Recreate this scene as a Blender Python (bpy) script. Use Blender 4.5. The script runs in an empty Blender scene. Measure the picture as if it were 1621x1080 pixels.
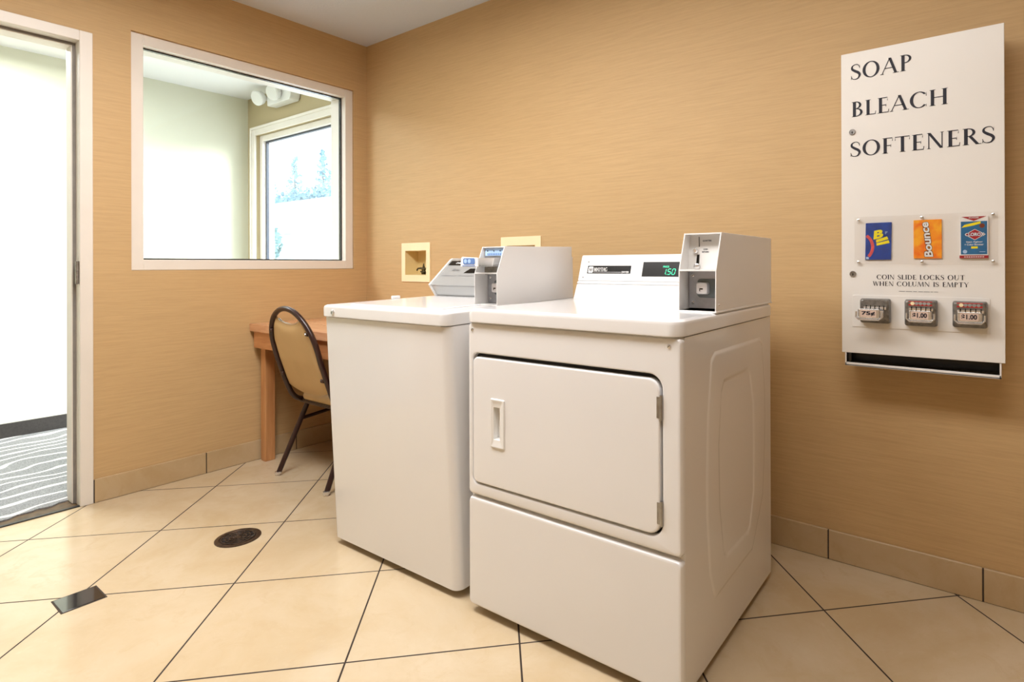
import bpy, bmesh, math, random
from math import sin, cos, pi, sqrt, floor
from mathutils import Vector, Matrix
random.seed(7)
S = bpy.context.scene
COL = S.collection

# ------------------------------------------------------------------ camera
YAW = 0.6159
cam_d = bpy.data.cameras.new('camera'); cam = bpy.data.objects.new('camera', cam_d); COL.objects.link(cam)
cam_d.sensor_width = 36.0; cam_d.lens = 901.74 / 1621 * 36
cam_d.shift_x = -(928.5 - 810.5) / 1621; cam_d.shift_y = -(540 - 418.7) / 1621
cam_d.clip_start = 0.02
r = Vector((cos(YAW), sin(YAW), 0)); fw = Vector((-sin(YAW), cos(YAW), 0)); up = Vector((0, 0, 1))
pt_, rl = 0.0011, -0.003
fw2 = fw * cos(pt_) + up * sin(pt_); up2 = up * cos(pt_) - fw * sin(pt_)
r3 = r * cos(rl) + up2 * sin(rl); up3 = up2 * cos(rl) - r * sin(rl)
M = Matrix((r3, up3, -fw2)).transposed().to_4x4(); M.translation = Vector((3.2393, -2.1539, 1.0455))
cam.matrix_world = M
S.camera = cam

# ------------------------------------------------------------------ world, sun, lamps, exposure
S.view_settings.view_transform = 'Standard'; S.view_settings.look = 'None'
S.view_settings.gamma = 1.0; S.view_settings.use_curve_mapping = False
S.view_settings.exposure = 0.0
W = bpy.data.worlds.new('sky'); S.world = W; W.use_nodes = True
bg = W.node_tree.nodes['Background']; bg.inputs[0].default_value = (0.86, 0.95, 1.0, 1); bg.inputs[1].default_value = 4.2
S.cycles.max_bounces = 10; S.cycles.diffuse_bounces = 6; S.cycles.transparent_max_bounces = 12
S.cycles.sample_clamp_indirect = 6.0
def light(name, kind, loc, energy, color, rot=(0, 0, 0), size=None, size_y=None, angle=None, portal=False):
    d = bpy.data.lights.new(name, kind); d.energy = energy; d.color = color
    if kind == 'AREA':
        d.shape = 'RECTANGLE'; d.size = size; d.size_y = size_y or size
        if portal: d.cycles.is_portal = True
    if angle: d.angle = angle
    o = bpy.data.objects.new(name, d); COL.objects.link(o); o.location = loc; o.rotation_euler = rot
    return o
sun = light('sun', 'SUN', (0, 8, 6), 13.0, (1.0, 0.97, 0.93), angle=math.radians(32))
sun.rotation_euler = Vector((-0.85, -1.0, -0.46)).to_track_quat('-Z', 'Y').to_euler()
light('sky_portal', 'AREA', (-0.82, 0.20, 1.2), 1.0, (1, 1, 1), rot=(-pi / 2, 0, 0), size=1.5, size_y=1.9, portal=True)
# warm ceiling lamp of the laundry room (its fixture is built below), an added dispenser fill, and a cooler one in the corridor
light('room_lamp', 'AREA', (1.50, -1.50, 2.36), 46.0, (1.0, 0.972, 0.955), size=1.15, size_y=0.55)
light('dispenser_fill', 'AREA', (2.85, -1.55, 2.36), 19.0, (1.0, 0.972, 0.955), size=1.15, size_y=0.55)  # unseen fill light, added to brighten the dispenser front
light('corridor_lamp', 'AREA', (-0.9, -1.6, 2.33), 50.0, (0.94, 0.98, 1.0), size=0.6, size_y=0.6)

# ------------------------------------------------------------------ materials
MATS = {}
def mat(name, col, rough=0.5, metal=0.0, coat=0.0, emit=None, es=0.0, bump=None, var=None, spec=0.5):
    m = bpy.data.materials.new(name); m.use_nodes = True; nt = m.node_tree; b = nt.nodes['Principled BSDF']
    b.inputs['Base Color'].default_value = (*col, 1); b.inputs['Roughness'].default_value = rough
    b.inputs['Metallic'].default_value = metal; b.inputs['Coat Weight'].default_value = coat
    b.inputs['Coat Roughness'].default_value = 0.08
    b.inputs['Specular IOR Level'].default_value = spec
    if emit: b.inputs['Emission Color'].default_value = (*emit, 1); b.inputs['Emission Strength'].default_value = es
    g = nt.nodes.new('ShaderNodeTexCoord')
    if bump:
        n = nt.nodes.new('ShaderNodeTexNoise'); n.inputs['Scale'].default_value = bump[0]; n.inputs['Detail'].default_value = 3
        nt.links.new(g.outputs['Object'], n.inputs['Vector'])
        bp = nt.nodes.new('ShaderNodeBump'); bp.inputs['Strength'].default_value = bump[1]; bp.inputs['Distance'].default_value = 0.002
        nt.links.new(n.outputs['Fac'], bp.inputs['Height']); nt.links.new(bp.outputs['Normal'], b.inputs['Normal'])
    if var:
        n = nt.nodes.new('ShaderNodeTexNoise'); n.inputs['Scale'].default_value = var[0]; n.inputs['Detail'].default_value = 4
        nt.links.new(g.outputs['Object'], n.inputs['Vector'])
        mx = nt.nodes.new('ShaderNodeMix'); mx.data_type = 'RGBA'
        mx.inputs[6].default_value = (*col, 1); mx.inputs[7].default_value = (*[c * var[1] for c in col], 1)
        mr = nt.nodes.new('ShaderNodeMapRange'); mr.inputs[1].default_value = 0.4; mr.inputs[2].default_value = 0.7
        nt.links.new(n.outputs['Fac'], mr.inputs[0]); nt.links.new(mr.outputs[0], mx.inputs[0]); nt.links.new(mx.outputs[2], b.inputs['Base Color'])
    MATS[name] = m
    return m
def srgb(r, g, b):
    f = lambda v: (v / 255 / 12.92) if v / 255 <= 0.04045 else ((v / 255 + 0.055) / 1.055) ** 2.4
    return (f(r), f(g), f(b))
enamel = mat('white_enamel', (0.79, 0.79, 0.80), 0.22, coat=0.5, var=(3, 0.985))
enamel_side = mat('white_enamel_side', (0.76, 0.75, 0.74), 0.20, coat=0.4)
plastic_w = mat('white_plastic', (0.80, 0.80, 0.79), 0.4, var=(4, 0.98))
box_w = mat('white_powder_coat', (0.78, 0.77, 0.76), 0.38, bump=(600, 0.05))
door_w = mat('white_door_paint', (0.80, 0.78, 0.75), 0.35, var=(5, 0.98))
trim_w = mat('white_trim_paint', srgb(228, 222, 214), 0.4, var=(6, 0.96))
dark = mat('dark_gap', (0.015, 0.013, 0.012), 0.8, var=(20, 0.7))
black = mat('black_plastic', (0.006, 0.006, 0.006), 0.25, var=(9, 0.8))
ink = mat('black_ink', (0.008, 0.008, 0.02), 0.6, var=(30, 0.8))
greyink = mat('grey_ink', (0.25, 0.25, 0.26), 0.6, var=(30, 0.8))
white_ink = mat('white_ink', (0.85, 0.85, 0.85), 0.5, var=(30, 0.95))
chrome = mat('chrome', (0.78, 0.77, 0.76), 0.18, metal=0.8, var=(20, 0.85))
steel = mat('brushed_steel', (0.42, 0.41, 0.40), 0.38, metal=1.0, var=(60, 0.75))
galv = mat('galvanised_plate', (0.46, 0.47, 0.50), 0.42, metal=0.6, var=(30, 0.8))
cast = mat('grey_cast_metal', (0.26, 0.25, 0.235), 0.42, metal=0.75, var=(90, 0.6))
glass_panel = mat('grey_console_glass', (0.36, 0.37, 0.37), 0.12, coat=0.6, var=(5, 0.95))
green = mat('green_display', (0.0, 0.3, 0.15), 0.5, emit=(0.08, 0.85, 0.45), es=1.1, var=(5, 0.9))
cream = mat('cream_plastic', srgb(246, 230, 190), 0.45, var=(8, 0.96))
brass = mat('old_brass', (0.10, 0.075, 0.035), 0.45, metal=0.8, var=(60, 0.5))
bronze = mat('dark_bronze', (0.09, 0.055, 0.035), 0.42, metal=0.6, var=(80, 0.35), bump=(120, 0.4))
frame_br = mat('dark_brown_frame', (0.026, 0.007, 0.006), 0.34, coat=0.15, var=(30, 0.8))
vinyl = mat('tan_vinyl', srgb(196, 165, 118), 0.42, bump=(500, 0.15), var=(8, 0.93))
rubber = mat('grey_rubber', (0.30, 0.29, 0.27), 0.6, var=(20, 0.8))
red = mat('red_label', srgb(190, 30, 35), 0.4, var=(30, 0.9))
blue = mat('blue_print', srgb(18, 70, 165), 0.35, var=(35, 0.55))
teal = mat('teal_print', srgb(28, 112, 165), 0.35, var=(30, 0.75))
yellow = mat('yellow_print', srgb(240, 225, 30), 0.4, var=(30, 0.95))
salmon = mat('salmon_print', srgb(235, 95, 95), 0.4, var=(60, 0.7))
maroon = mat('maroon_print', srgb(165, 30, 45), 0.4, var=(30, 0.9))
brown_ink = mat('brown_ink', srgb(120, 50, 20), 0.5, var=(30, 0.9))
blueink = mat('pale_blue_print', srgb(170, 200, 235), 0.5, var=(30, 0.9))
midblue = mat('mid_blue_print', srgb(95, 130, 190), 0.5, var=(30, 0.9))
hallbase = mat('dark_cove_base', srgb(46, 42, 40), 0.6, var=(90, 0.6))
sill_br = mat('worn_brown_threshold', srgb(92, 68, 40), 0.6, var=(25, 0.35), bump=(60, 0.6))
sill_m = mat('dark_metal_strip', (0.03, 0.03, 0.03), 0.45, metal=0.5, var=(30, 0.7))
inset_m = mat('black_glazed_tile', (0.006, 0.007, 0.010), 0.06, coat=0.5, var=(4, 0.8))
hall_w = mat('corridor_wall_paint', srgb(208, 208, 190), 0.7, bump=(300, 0.1))
hall_e = mat('corridor_end_wall_paint', srgb(180, 165, 130), 0.7, bump=(300, 0.1))
hall_c = mat('corridor_ceiling_paint', (0.80, 0.80, 0.80), 0.8, bump=(300, 0.1))
room_off = mat('rear_wall_paint', srgb(185, 162, 128), 0.75, bump=(300, 0.1))
snow = mat('pale_concrete', (0.80, 0.81, 0.82), 0.9, var=(0.4, 0.95))
pave = mat('pale_pavement', (0.74, 0.75, 0.76), 0.9, var=(0.3, 0.93))
ledge_m = mat('pale_ledge', (0.42, 0.46, 0.50), 0.9, var=(0.3, 0.9))
leaf = mat('hazy_blue_foliage', (0.19, 0.29, 0.34), 0.9, var=(1.2, 1.9))  # haze and overexposed paleness are mixed into this leaf colour
leaf2 = mat('hazy_green_foliage', (0.24, 0.35, 0.35), 0.9, var=(1.2, 1.9))  # greener leaf colour, likewise paled to stand in for haze
bark = mat('bark', (0.20, 0.20, 0.20), 0.9, var=(4, 0.7))
carpaint = mat('dark_car_paint', (0.20, 0.24, 0.28), 0.4, var=(4, 0.9))
diffuser = mat('lamp_diffuser', (0.8, 0.8, 0.8), 0.6, emit=(1.0, 0.965, 0.93), es=2.0, var=(4, 0.98))

def glassmat(name, tint, gloss):
    m = bpy.data.materials.new(name); m.use_nodes = True; nt = m.node_tree; nt.nodes.clear()
    o = nt.nodes.new('ShaderNodeOutputMaterial'); t = nt.nodes.new('ShaderNodeBsdfTransparent'); g = nt.nodes.new('ShaderNodeBsdfGlossy')
    t.inputs[0].default_value = (*tint, 1); g.inputs['Roughness'].default_value = 0.02
    fr = nt.nodes.new('ShaderNodeLayerWeight')
    pw = nt.nodes.new('ShaderNodeMath'); pw.operation = 'POWER'; pw.inputs[1].default_value = 4.5; nt.links.new(fr.outputs['Facing'], pw.inputs[0])
    ml = nt.nodes.new('ShaderNodeMath'); ml.operation = 'MULTIPLY_ADD'; ml.inputs[1].default_value = gloss * 0.6; ml.inputs[2].default_value = 0.03
    nt.links.new(pw.outputs[0], ml.inputs[0])
    mx = nt.nodes.new('ShaderNodeMixShader'); nt.links.new(ml.outputs[0], mx.inputs[0]); nt.links.new(t.outputs[0], mx.inputs[1]); nt.links.new(g.outputs[0], mx.inputs[2])
    nt.links.new(mx.outputs[0], o.inputs[0]); return m
pane_m = glassmat('window_glass', (0.97, 0.99, 1.0), 0.8)
acryl_m = glassmat('clear_acrylic', (0.985, 0.98, 0.975), 0.9)

class NT:
    def __init__(s, name):
        s.m = bpy.data.materials.new(name); s.m.use_nodes = True; s.nt = s.m.node_tree; s.b = s.nt.nodes['Principled BSDF']
    def n(s, t, **k):
        x = s.nt.nodes.new(t)
        for a, v in k.items(): setattr(x, a, v)
        return x
    def l(s, a, b): s.nt.links.new(a, b)
    def math(s, op, a, b=None, c=None):
        x = s.n('ShaderNodeMath', operation=op)
        for i, v in enumerate((a, b, c)):
            if v is None: continue
            if isinstance(v, (int, float)): x.inputs[i].default_value = v
            else: s.l(v, x.inputs[i])
        return x.outputs[0]
    def mix(s, f, a, b):
        x = s.n('ShaderNodeMix', data_type='RGBA')
        for i, v in ((0, f), (6, a), (7, b)):
            if isinstance(v, (int, float)): x.inputs[i].default_value = v
            elif isinstance(v, tuple): x.inputs[i].default_value = (*v, 1)
            else: s.l(v, x.inputs[i])
        return x.outputs[2]
    def rng(s, v, a, b, c=0.0, d=1.0):
        x = s.n('ShaderNodeMapRange'); s.l(v, x.inputs[0])
        for i, q in zip((1, 2, 3, 4), (a, b, c, d)): x.inputs[i].default_value = q
        return x.outputs[0]
    def noise(s, vec, scale, detail=4, rough=0.55, dist=0.0):
        x = s.n('ShaderNodeTexNoise'); x.inputs['Scale'].default_value = scale; x.inputs['Detail'].default_value = detail
        x.inputs['Roughness'].default_value = rough; x.inputs['Distortion'].default_value = dist; s.l(vec, x.inputs['Vector']); return x.outputs['Fac']
    def pos(s):
        return s.n('ShaderNodeNewGeometry').outputs['Position']
    def bump(s, h, st, dist=0.002):
        x = s.n('ShaderNodeBump'); x.inputs['Strength'].default_value = st; x.inputs['Distance'].default_value = dist
        s.l(h, x.inputs['Height']); s.l(x.outputs[0], s.b.inputs['Normal'])

TS, TA, TU, TV = 0.457, 0.7782, 2.1095, -1.8655
def tile_material(name, base, grid=True):
    k = NT(name); p = k.pos(); sx = k.n('ShaderNodeSeparateXYZ'); k.l(p, sx.inputs[0]); X, Y = sx.outputs[0], sx.outputs[1]
    c, s_ = cos(TA), sin(TA)
    n1 = k.noise(p, 2.2, 6, 0.62, 0.6); n2 = k.noise(p, 11, 5, 0.7, 1.2); n3 = k.noise(p, 40, 3, 0.6)
    colr = k.mix(k.rng(n1, 0.36, 0.66), base, tuple(c_ * f for c_, f in zip(base, (0.86, 0.79, 0.66))))
    colr = k.mix(k.rng(n2, 0.54, 0.70, 0, 0.5), colr, tuple(c_ * f for c_, f in zip(base, (0.84, 0.76, 0.64))))
    colr = k.mix(k.rng(n3, 0.6, 0.75, 0, 0.18), colr, tuple(min(1, c_ * 1.12) for c_ in base))
    if grid:
        a = k.math('ADD', k.math('ADD', k.math('MULTIPLY', X, c / TS), k.math('MULTIPLY', Y, s_ / TS)), TU)
        b = k.math('ADD', k.math('ADD', k.math('MULTIPLY', X, s_ / TS), k.math('MULTIPLY', Y, -c / TS)), TV)
        fa, fb = k.math('FRACT', a), k.math('FRACT', b)
        da = k.math('MINIMUM', fa, k.math('SUBTRACT', 1.0, fa)); db = k.math('MINIMUM', fb, k.math('SUBTRACT', 1.0, fb))
        d = k.math('MINIMUM', da, db)
        cb = k.n('ShaderNodeCombineXYZ'); k.l(k.math('FLOOR', a), cb.inputs[0]); k.l(k.math('FLOOR', b), cb.inputs[1])
        wn = k.n('ShaderNodeTexWhiteNoise', noise_dimensions='3D'); k.l(cb.outputs[0], wn.inputs['Vector'])
        colr = k.mix(k.math('MULTIPLY', wn.outputs['Value'], 0.35), colr, tuple(c_ * f for c_, f in zip(base, (0.93, 0.90, 0.86))))
        g = k.rng(d, 0.0045, 0.0065)
        colr = k.mix(g, (0.035, 0.022, 0.015), colr)
        k.bump(g, 0.5, 0.002)
        k.l(k.rng(g, 0, 1, 0.85, 0.19), k.b.inputs['Roughness'])
    else:
        k.b.inputs['Roughness'].default_value = 0.35
    k.l(colr, k.b.inputs['Base Color'])
    return k.m
TILE = srgb(206, 189, 162)
floor_m = tile_material('beige_floor_tile', TILE)
base_m = tile_material('beige_base_tile', tuple(c * f for c, f in zip(TILE, (0.88, 0.81, 0.70))), grid=False)
grout_m = mat('dark_grout', (0.05, 0.035, 0.025), 0.9, var=(20, 0.8))

def wallpaper():
    k = NT('tan_grasscloth_wallpaper'); p = k.pos(); sx = k.n('ShaderNodeSeparateXYZ'); k.l(p, sx.inputs[0])
    cb = k.n('ShaderNodeCombineXYZ'); k.l(k.math('MULTIPLY', k.math('ADD', sx.outputs[0], sx.outputs[1]), 5.0), cb.inputs[0])
    k.l(k.math('MULTIPLY', sx.outputs[2], 115.0), cb.inputs[1])
    n = k.noise(cb.outputs[0], 1.0, 4, 0.65, 0.4)
    cb2 = k.n('ShaderNodeCombineXYZ'); k.l(k.math('MULTIPLY', k.math('ADD', sx.outputs[0], sx.outputs[1]), 22.0), cb2.inputs[0])
    k.l(k.math('MULTIPLY', sx.outputs[2], 300.0), cb2.inputs[1])
    n2 = k.noise(cb2.outputs[0], 1.0, 2, 0.6)
    base = srgb(196, 164, 118)
    c = k.mix(k.rng(n, 0.3, 0.7), tuple(q * f for q, f in zip(base, (0.90, 0.885, 0.86))), tuple(q * 1.05 for q in base))
    c = k.mix(k.rng(n2, 0.3, 0.7, 0, 0.22), c, tuple(q * f for q, f in zip(base, (1.12, 1.15, 1.2))))
    k.l(c, k.b.inputs['Base Color']); k.b.inputs['Roughness'].default_value = 0.62
    k.bump(k.math('ADD', n, n2), 0.25, 0.0012); return k.m
wall_m = wallpaper()

def ceiling_mat():
    k = NT('textured_ceiling'); p = k.pos(); n = k.noise(p, 90, 3)
    k.b.inputs['Base Color'].default_value = (0.60, 0.64, 0.70, 1); k.b.inputs['Roughness'].default_value = 0.9
    k.bump(n, 0.5, 0.003); return k.m
ceil_m = ceiling_mat()

def carpet_mat():
    k = NT('grey_carpet_white_waves'); p = k.pos(); sx = k.n('ShaderNodeSeparateXYZ'); k.l(p, sx.inputs[0])
    w = k.noise(p, 2.4, 2, 0.5)
    t = k.math('ADD', k.math('MULTIPLY', sx.outputs[0], 8.5), k.math('MULTIPLY', w, 3.2))
    f = k.math('FRACT', t); d = k.math('ABSOLUTE', k.math('SUBTRACT', f, 0.5))
    n = k.noise(p, 160, 3, 0.8)
    c = k.mix(k.rng(n, 0.35, 0.65), srgb(105, 106, 108), srgb(155, 155, 156))
    c = k.mix(k.rng(k.math('ADD', d, k.math('MULTIPLY', n, 0.06)), 0.09, 0.15), srgb(235, 232, 228), c)
    k.l(c, k.b.inputs['Base Color']); k.b.inputs['Roughness'].default_value = 0.95
    k.bump(n, 0.6, 0.004); return k.m
carpet_m = carpet_mat()

def wood_mat(name, a, b, stretch=(1, 14, 14), rough=0.35):
    k = NT(name); tc = k.n('ShaderNodeTexCoord'); mp = k.n('ShaderNodeMapping'); mp.inputs['Scale'].default_value = stretch
    k.l(tc.outputs['Object'], mp.inputs[0]); n = k.noise(mp.outputs[0], 3.0, 5, 0.6, 0.8)
    k.l(k.mix(k.rng(n, 0.35, 0.65), a, b), k.b.inputs['Base Color']); k.b.inputs['Roughness'].default_value = rough
    k.b.inputs['Coat Weight'].default_value = 0.25
    return k.m
wood_leg = wood_mat('honey_oak_leg', srgb(200, 146, 96), srgb(178, 122, 76), (14, 14, 1))
wood_ap = wood_mat('honey_oak_apron', srgb(202, 145, 96), srgb(180, 120, 74), (1, 14, 14))
wood_top = wood_mat('honey_oak_top', srgb(218, 170, 132), srgb(202, 150, 112), (1.5, 14, 14), 0.22)
def orange_mat():
    k = NT('orange_print'); tc = k.n('ShaderNodeTexCoord'); n = k.noise(tc.outputs['Object'], 28, 2, 0.5, 0.5)
    k.l(k.mix(k.rng(n, 0.35, 0.65), srgb(240, 110, 25), srgb(252, 178, 40)), k.b.inputs['Base Color']); k.b.inputs['Roughness'].default_value = 0.35
    return k.m
orange = orange_mat()

# ------------------------------------------------------------------ mesh helpers
def rrect(x0, x1, y0, y1, rad, n=6):
    """rounded rectangle outline; rad may be one number or (bl, br, tr, tl)"""
    if isinstance(rad, (int, float)): rad = (rad,) * 4
    rad = [max(q, 0.0002) for q in rad]
    out = []
    for (cx, cy, r_, a0) in ((x0 + rad[0], y0 + rad[0], rad[0], pi), (x1 - rad[1], y0 + rad[1], rad[1], 1.5 * pi),
                             (x1 - rad[2], y1 - rad[2], rad[2], 0), (x0 + rad[3], y1 - rad[3], rad[3], 0.5 * pi)):
        for i in range(n + 1):
            a = a0 + 0.5 * pi * i / n; out.append((cx + r_ * cos(a), cy + r_ * sin(a)))
    return out

class MB:
    def __init__(s): s.bm = bmesh.new(); s.mats = [None]
    def mi(s, m):
        if m is None: return 0
        if m not in s.mats: s.mats.append(m)
        return s.mats.index(m)
    def face(s, pts, m=None):
        try: f = s.bm.faces.new([s.bm.verts.new(p) for p in pts]); f.material_index = s.mi(m); return f
        except ValueError: pass
    def box(s, x0, x1, y0, y1, z0, z1, bev=0.0, seg=2, m=None, R=None):
        b = bmesh.new(); bmesh.ops.create_cube(b, size=1)
        for v in b.verts: v.co = Vector(((x0 + x1) / 2 + v.co.x * (x1 - x0), (y0 + y1) / 2 + v.co.y * (y1 - y0), (z0 + z1) / 2 + v.co.z * (z1 - z0)))
        if bev: bmesh.ops.bevel(b, geom=b.edges[:], offset=bev, segments=seg, profile=0.5, affect='EDGES')
        if R: b.transform(R)
        s.join(b, m); return s
    def join(s, b, m=None):
        i = s.mi(m); vm = {}
        for v in b.verts: vm[v] = s.bm.verts.new(v.co)
        for f in b.faces:
            try: g = s.bm.faces.new([vm[v] for v in f.verts]); g.material_index = i; g.smooth = f.smooth
            except ValueError: pass
        b.free()
    def loft(s, loops, m=None, cap0=True, cap1=True):
        """loops: lists of 3D points with equal counts"""
        i = s.mi(m); L = [[s.bm.verts.new(p) for p in lp] for lp in loops]; n = len(L[0])
        for a, b in zip(L, L[1:]):
            for k in range(n):
                f = s.bm.faces.new((a[k], a[(k + 1) % n], b[(k + 1) % n], b[k])); f.material_index = i
        if cap0: f = s.bm.faces.new(L[0][::-1]); f.material_index = i
        if cap1: f = s.bm.faces.new(L[-1]); f.material_index = i
        return s
    def prism(s, prof, axis, a0, a1, bev=0.0, m=None, seg=2):
        """prof: polygon in the two other axes (order x,y,z without axis)"""
        def P(u, v, w): return ((w, u, v) if axis == 'x' else (u, w, v) if axis == 'y' else (u, v, w))
        b = bmesh.new(); A = [b.verts.new(P(u, v, a0)) for u, v in prof]; B = [b.verts.new(P(u, v, a1)) for u, v in prof]; n = len(prof)
        b.faces.new(A); b.faces.new(B[::-1])
        for k in range(n): b.faces.new((A[k], B[k], B[(k + 1) % n], A[(k + 1) % n]))
        bmesh.ops.recalc_face_normals(b, faces=b.faces[:])
        if bev: bmesh.ops.bevel(b, geom=b.edges[:], offset=bev, segments=seg, profile=0.5, affect='EDGES')
        s.join(b, m); return s
    def cyl(s, p0, p1, r0, r1=None, n=20, m=None, cap=True):
        p0, p1 = Vector(p0), Vector(p1); r1 = r0 if r1 is None else r1; d = (p1 - p0).normalized()
        a = d.orthogonal().normalized(); b = d.cross(a)
        C = lambda c, rr: [c + (a * cos(2 * pi * k / n) + b * sin(2 * pi * k / n)) * rr for k in range(n)]
        return s.loft([C(p0, r0), C(p1, r1)], m, cap, cap)
    def lathe(s, c, d, prof, n=24, m=None):
        """prof: (distance along d, radius)"""
        c, d = Vector(c), Vector(d).normalized(); a = d.orthogonal().normalized(); b = d.cross(a)
        return s.loft([[c + d * h + (a * cos(2 * pi * k / n) + b * sin(2 * pi * k / n)) * max(rr, 1e-4) for k in range(n)] for h, rr in prof], m)
    def tube(s, pts, rad, n=12, m=None):
        pts = [Vector(p) for p in pts]; loops = []; T = []
        for i in range(len(pts)):
            t = (pts[min(i + 1, len(pts) - 1)] - pts[max(i - 1, 0)]).normalized(); T.append(t)
        a = T[0].orthogonal().normalized()
        for i, p in enumerate(pts):
            a = (a - T[i] * a.dot(T[i])).normalized(); b = T[i].cross(a)
            rr = rad[i] if isinstance(rad, list) else rad
            loops.append([p + (a * cos(2 * pi * k / n) + b * sin(2 * pi * k / n)) * rr for k in range(n)])
        return s.loft(loops, m)
    def plate(s, outer, inner, y0, y1, m=None, bo=0.0, inner_loops=None):
        """panel facing -y made of matching outline lists in (x,z): outer rim, hole rim; y0 front, y1 back"""
        P = lambda L, y: [(x, y, z) for x, z in L]
        return s.loft([P(inner, y1), P(inner, y0), P(outer, y0), P(outer, y1)], m, False, False)
    def build(s, name, m=None, parent=None, smooth=True, ang=38, recalc=True, label=None):
        if recalc: bmesh.ops.recalc_face_normals(s.bm, faces=s.bm.faces[:])
        me = bpy.data.meshes.new(name); s.bm.to_mesh(me); s.bm.free()
        lst = list(s.mats)
        if m is None and len(lst) > 1: m = lst[1]
        lst[0] = m
        for q in lst:
            if q is not None: me.materials.append(q)
        if smooth:
            me.shade_smooth(); me.set_sharp_from_angle(angle=math.radians(ang))
        o = bpy.data.objects.new(name, me); COL.objects.link(o)
        if smooth:
            wn = o.modifiers.new('weighted_normals', 'WEIGHTED_NORMAL'); wn.keep_sharp = True; wn.weight = 60
        if parent: o.parent = parent
        if label: o['label'] = label
        return o

def tag(o, label=None, cat=None, group=None, kind=None):
    if label: o['label'] = label
    if cat: o['category'] = cat
    if group: o['group'] = group
    if kind: o['kind'] = kind
    return o
def thing(name, loc, label, cat, rot=(0, 0, 0), group=None):
    o = bpy.data.objects.new(name, None); COL.objects.link(o); o.location = loc; o.rotation_euler = rot; o.empty_display_size = 0.1
    return tag(o, label, cat, group)
def structure(mb, name, m, parent=None, smooth=False, label=None):
    o = mb.build(name, m, parent, smooth=smooth); o['kind'] = 'structure'
    if label: o['label'] = label
    return o
def catmull(pts, n=10, closed=False):
    out = []; N = len(pts); pts = [Vector(p) for p in pts]
    for i in range(N if closed else N - 1):
        if closed: a, b, c, d = pts[i - 1], pts[i], pts[(i + 1) % N], pts[(i + 2) % N]
        else: a, b, c, d = pts[max(i - 1, 0)], pts[i], pts[i + 1], pts[min(i + 2, N - 1)]
        for k in range(n):
            t = k / n
            out.append(0.5 * ((2 * b) + (c - a) * t + (2 * a - 5 * b + 4 * c - d) * t * t + (3 * b - a - 3 * c + d) * t ** 3))
    if not closed: out.append(pts[-1])
    return out

# ---- writing: a drawn high-contrast serif alphabet (cap height 1) and the built-in sans
TK, TN, SF = 0.165, 0.05, 0.035
def _arc(cx, cy, rx, ry, a0, a1, t=TK, n=TN, k=28):
    q = []
    for i in range(k):
        a, b = [math.radians(a0 + (a1 - a0) * j / k) for j in (i, i + 1)]
        q.append([(cx + rx * cos(a), cy + ry * sin(a)), (cx + rx * cos(b), cy + ry * sin(b)), (cx + (rx - t) * cos(b), cy + (ry - n) * sin(b)), (cx + (rx - t) * cos(a), cy + (ry - n) * sin(a))])
    return q
def _v(x, w=TK, y0=0, y1=1, st=True, sb=True):
    q = [[(x, y0), (x + w, y0), (x + w, y1), (x, y1)]]
    if sb: q.append([(x - 0.075, y0), (x + w + 0.075, y0), (x + w + 0.03, y0 + SF), (x - 0.03, y0 + SF)])
    if st: q.append([(x - 0.03, y1 - SF), (x + w + 0.03, y1 - SF), (x + w + 0.075, y1), (x - 0.075, y1)])
    return q
def _h(x0, x1, y, t=TN): return [[(x0, y), (x1, y), (x1, y + t), (x0, y + t)]]
def _d(x0, y0, x1, y1, w): return [[(x0, y0), (x0 + w, y0), (x1 + w, y1), (x1, y1)]]
def _tk(x, y0, y1, lean=0.03): return [[(x - 0.035, y0), (x, y0), (x + lean, y1), (x, y1)]]
def _sp(pts, ws, k=9):
    c = catmull([(p[0], p[1], 0) for p in pts], k); n = len(c); q = []
    def wd(i):
        u = i / (n - 1) * (len(ws) - 1); j = min(int(u), len(ws) - 2); return ws[j] + (ws[j + 1] - ws[j]) * (u - j)
    E = []
    for i, p in enumerate(c):
        t = (c[min(i + 1, n - 1)] - c[max(i - 1, 0)]).normalized(); nn = Vector((-t.y, t.x, 0)); w = wd(i) / 2
        E.append(((p + nn * w)[:2], (p - nn * w)[:2]))
    for a, b in zip(E, E[1:]): q.append([a[0], b[0], b[1], a[1]])
    return q
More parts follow.
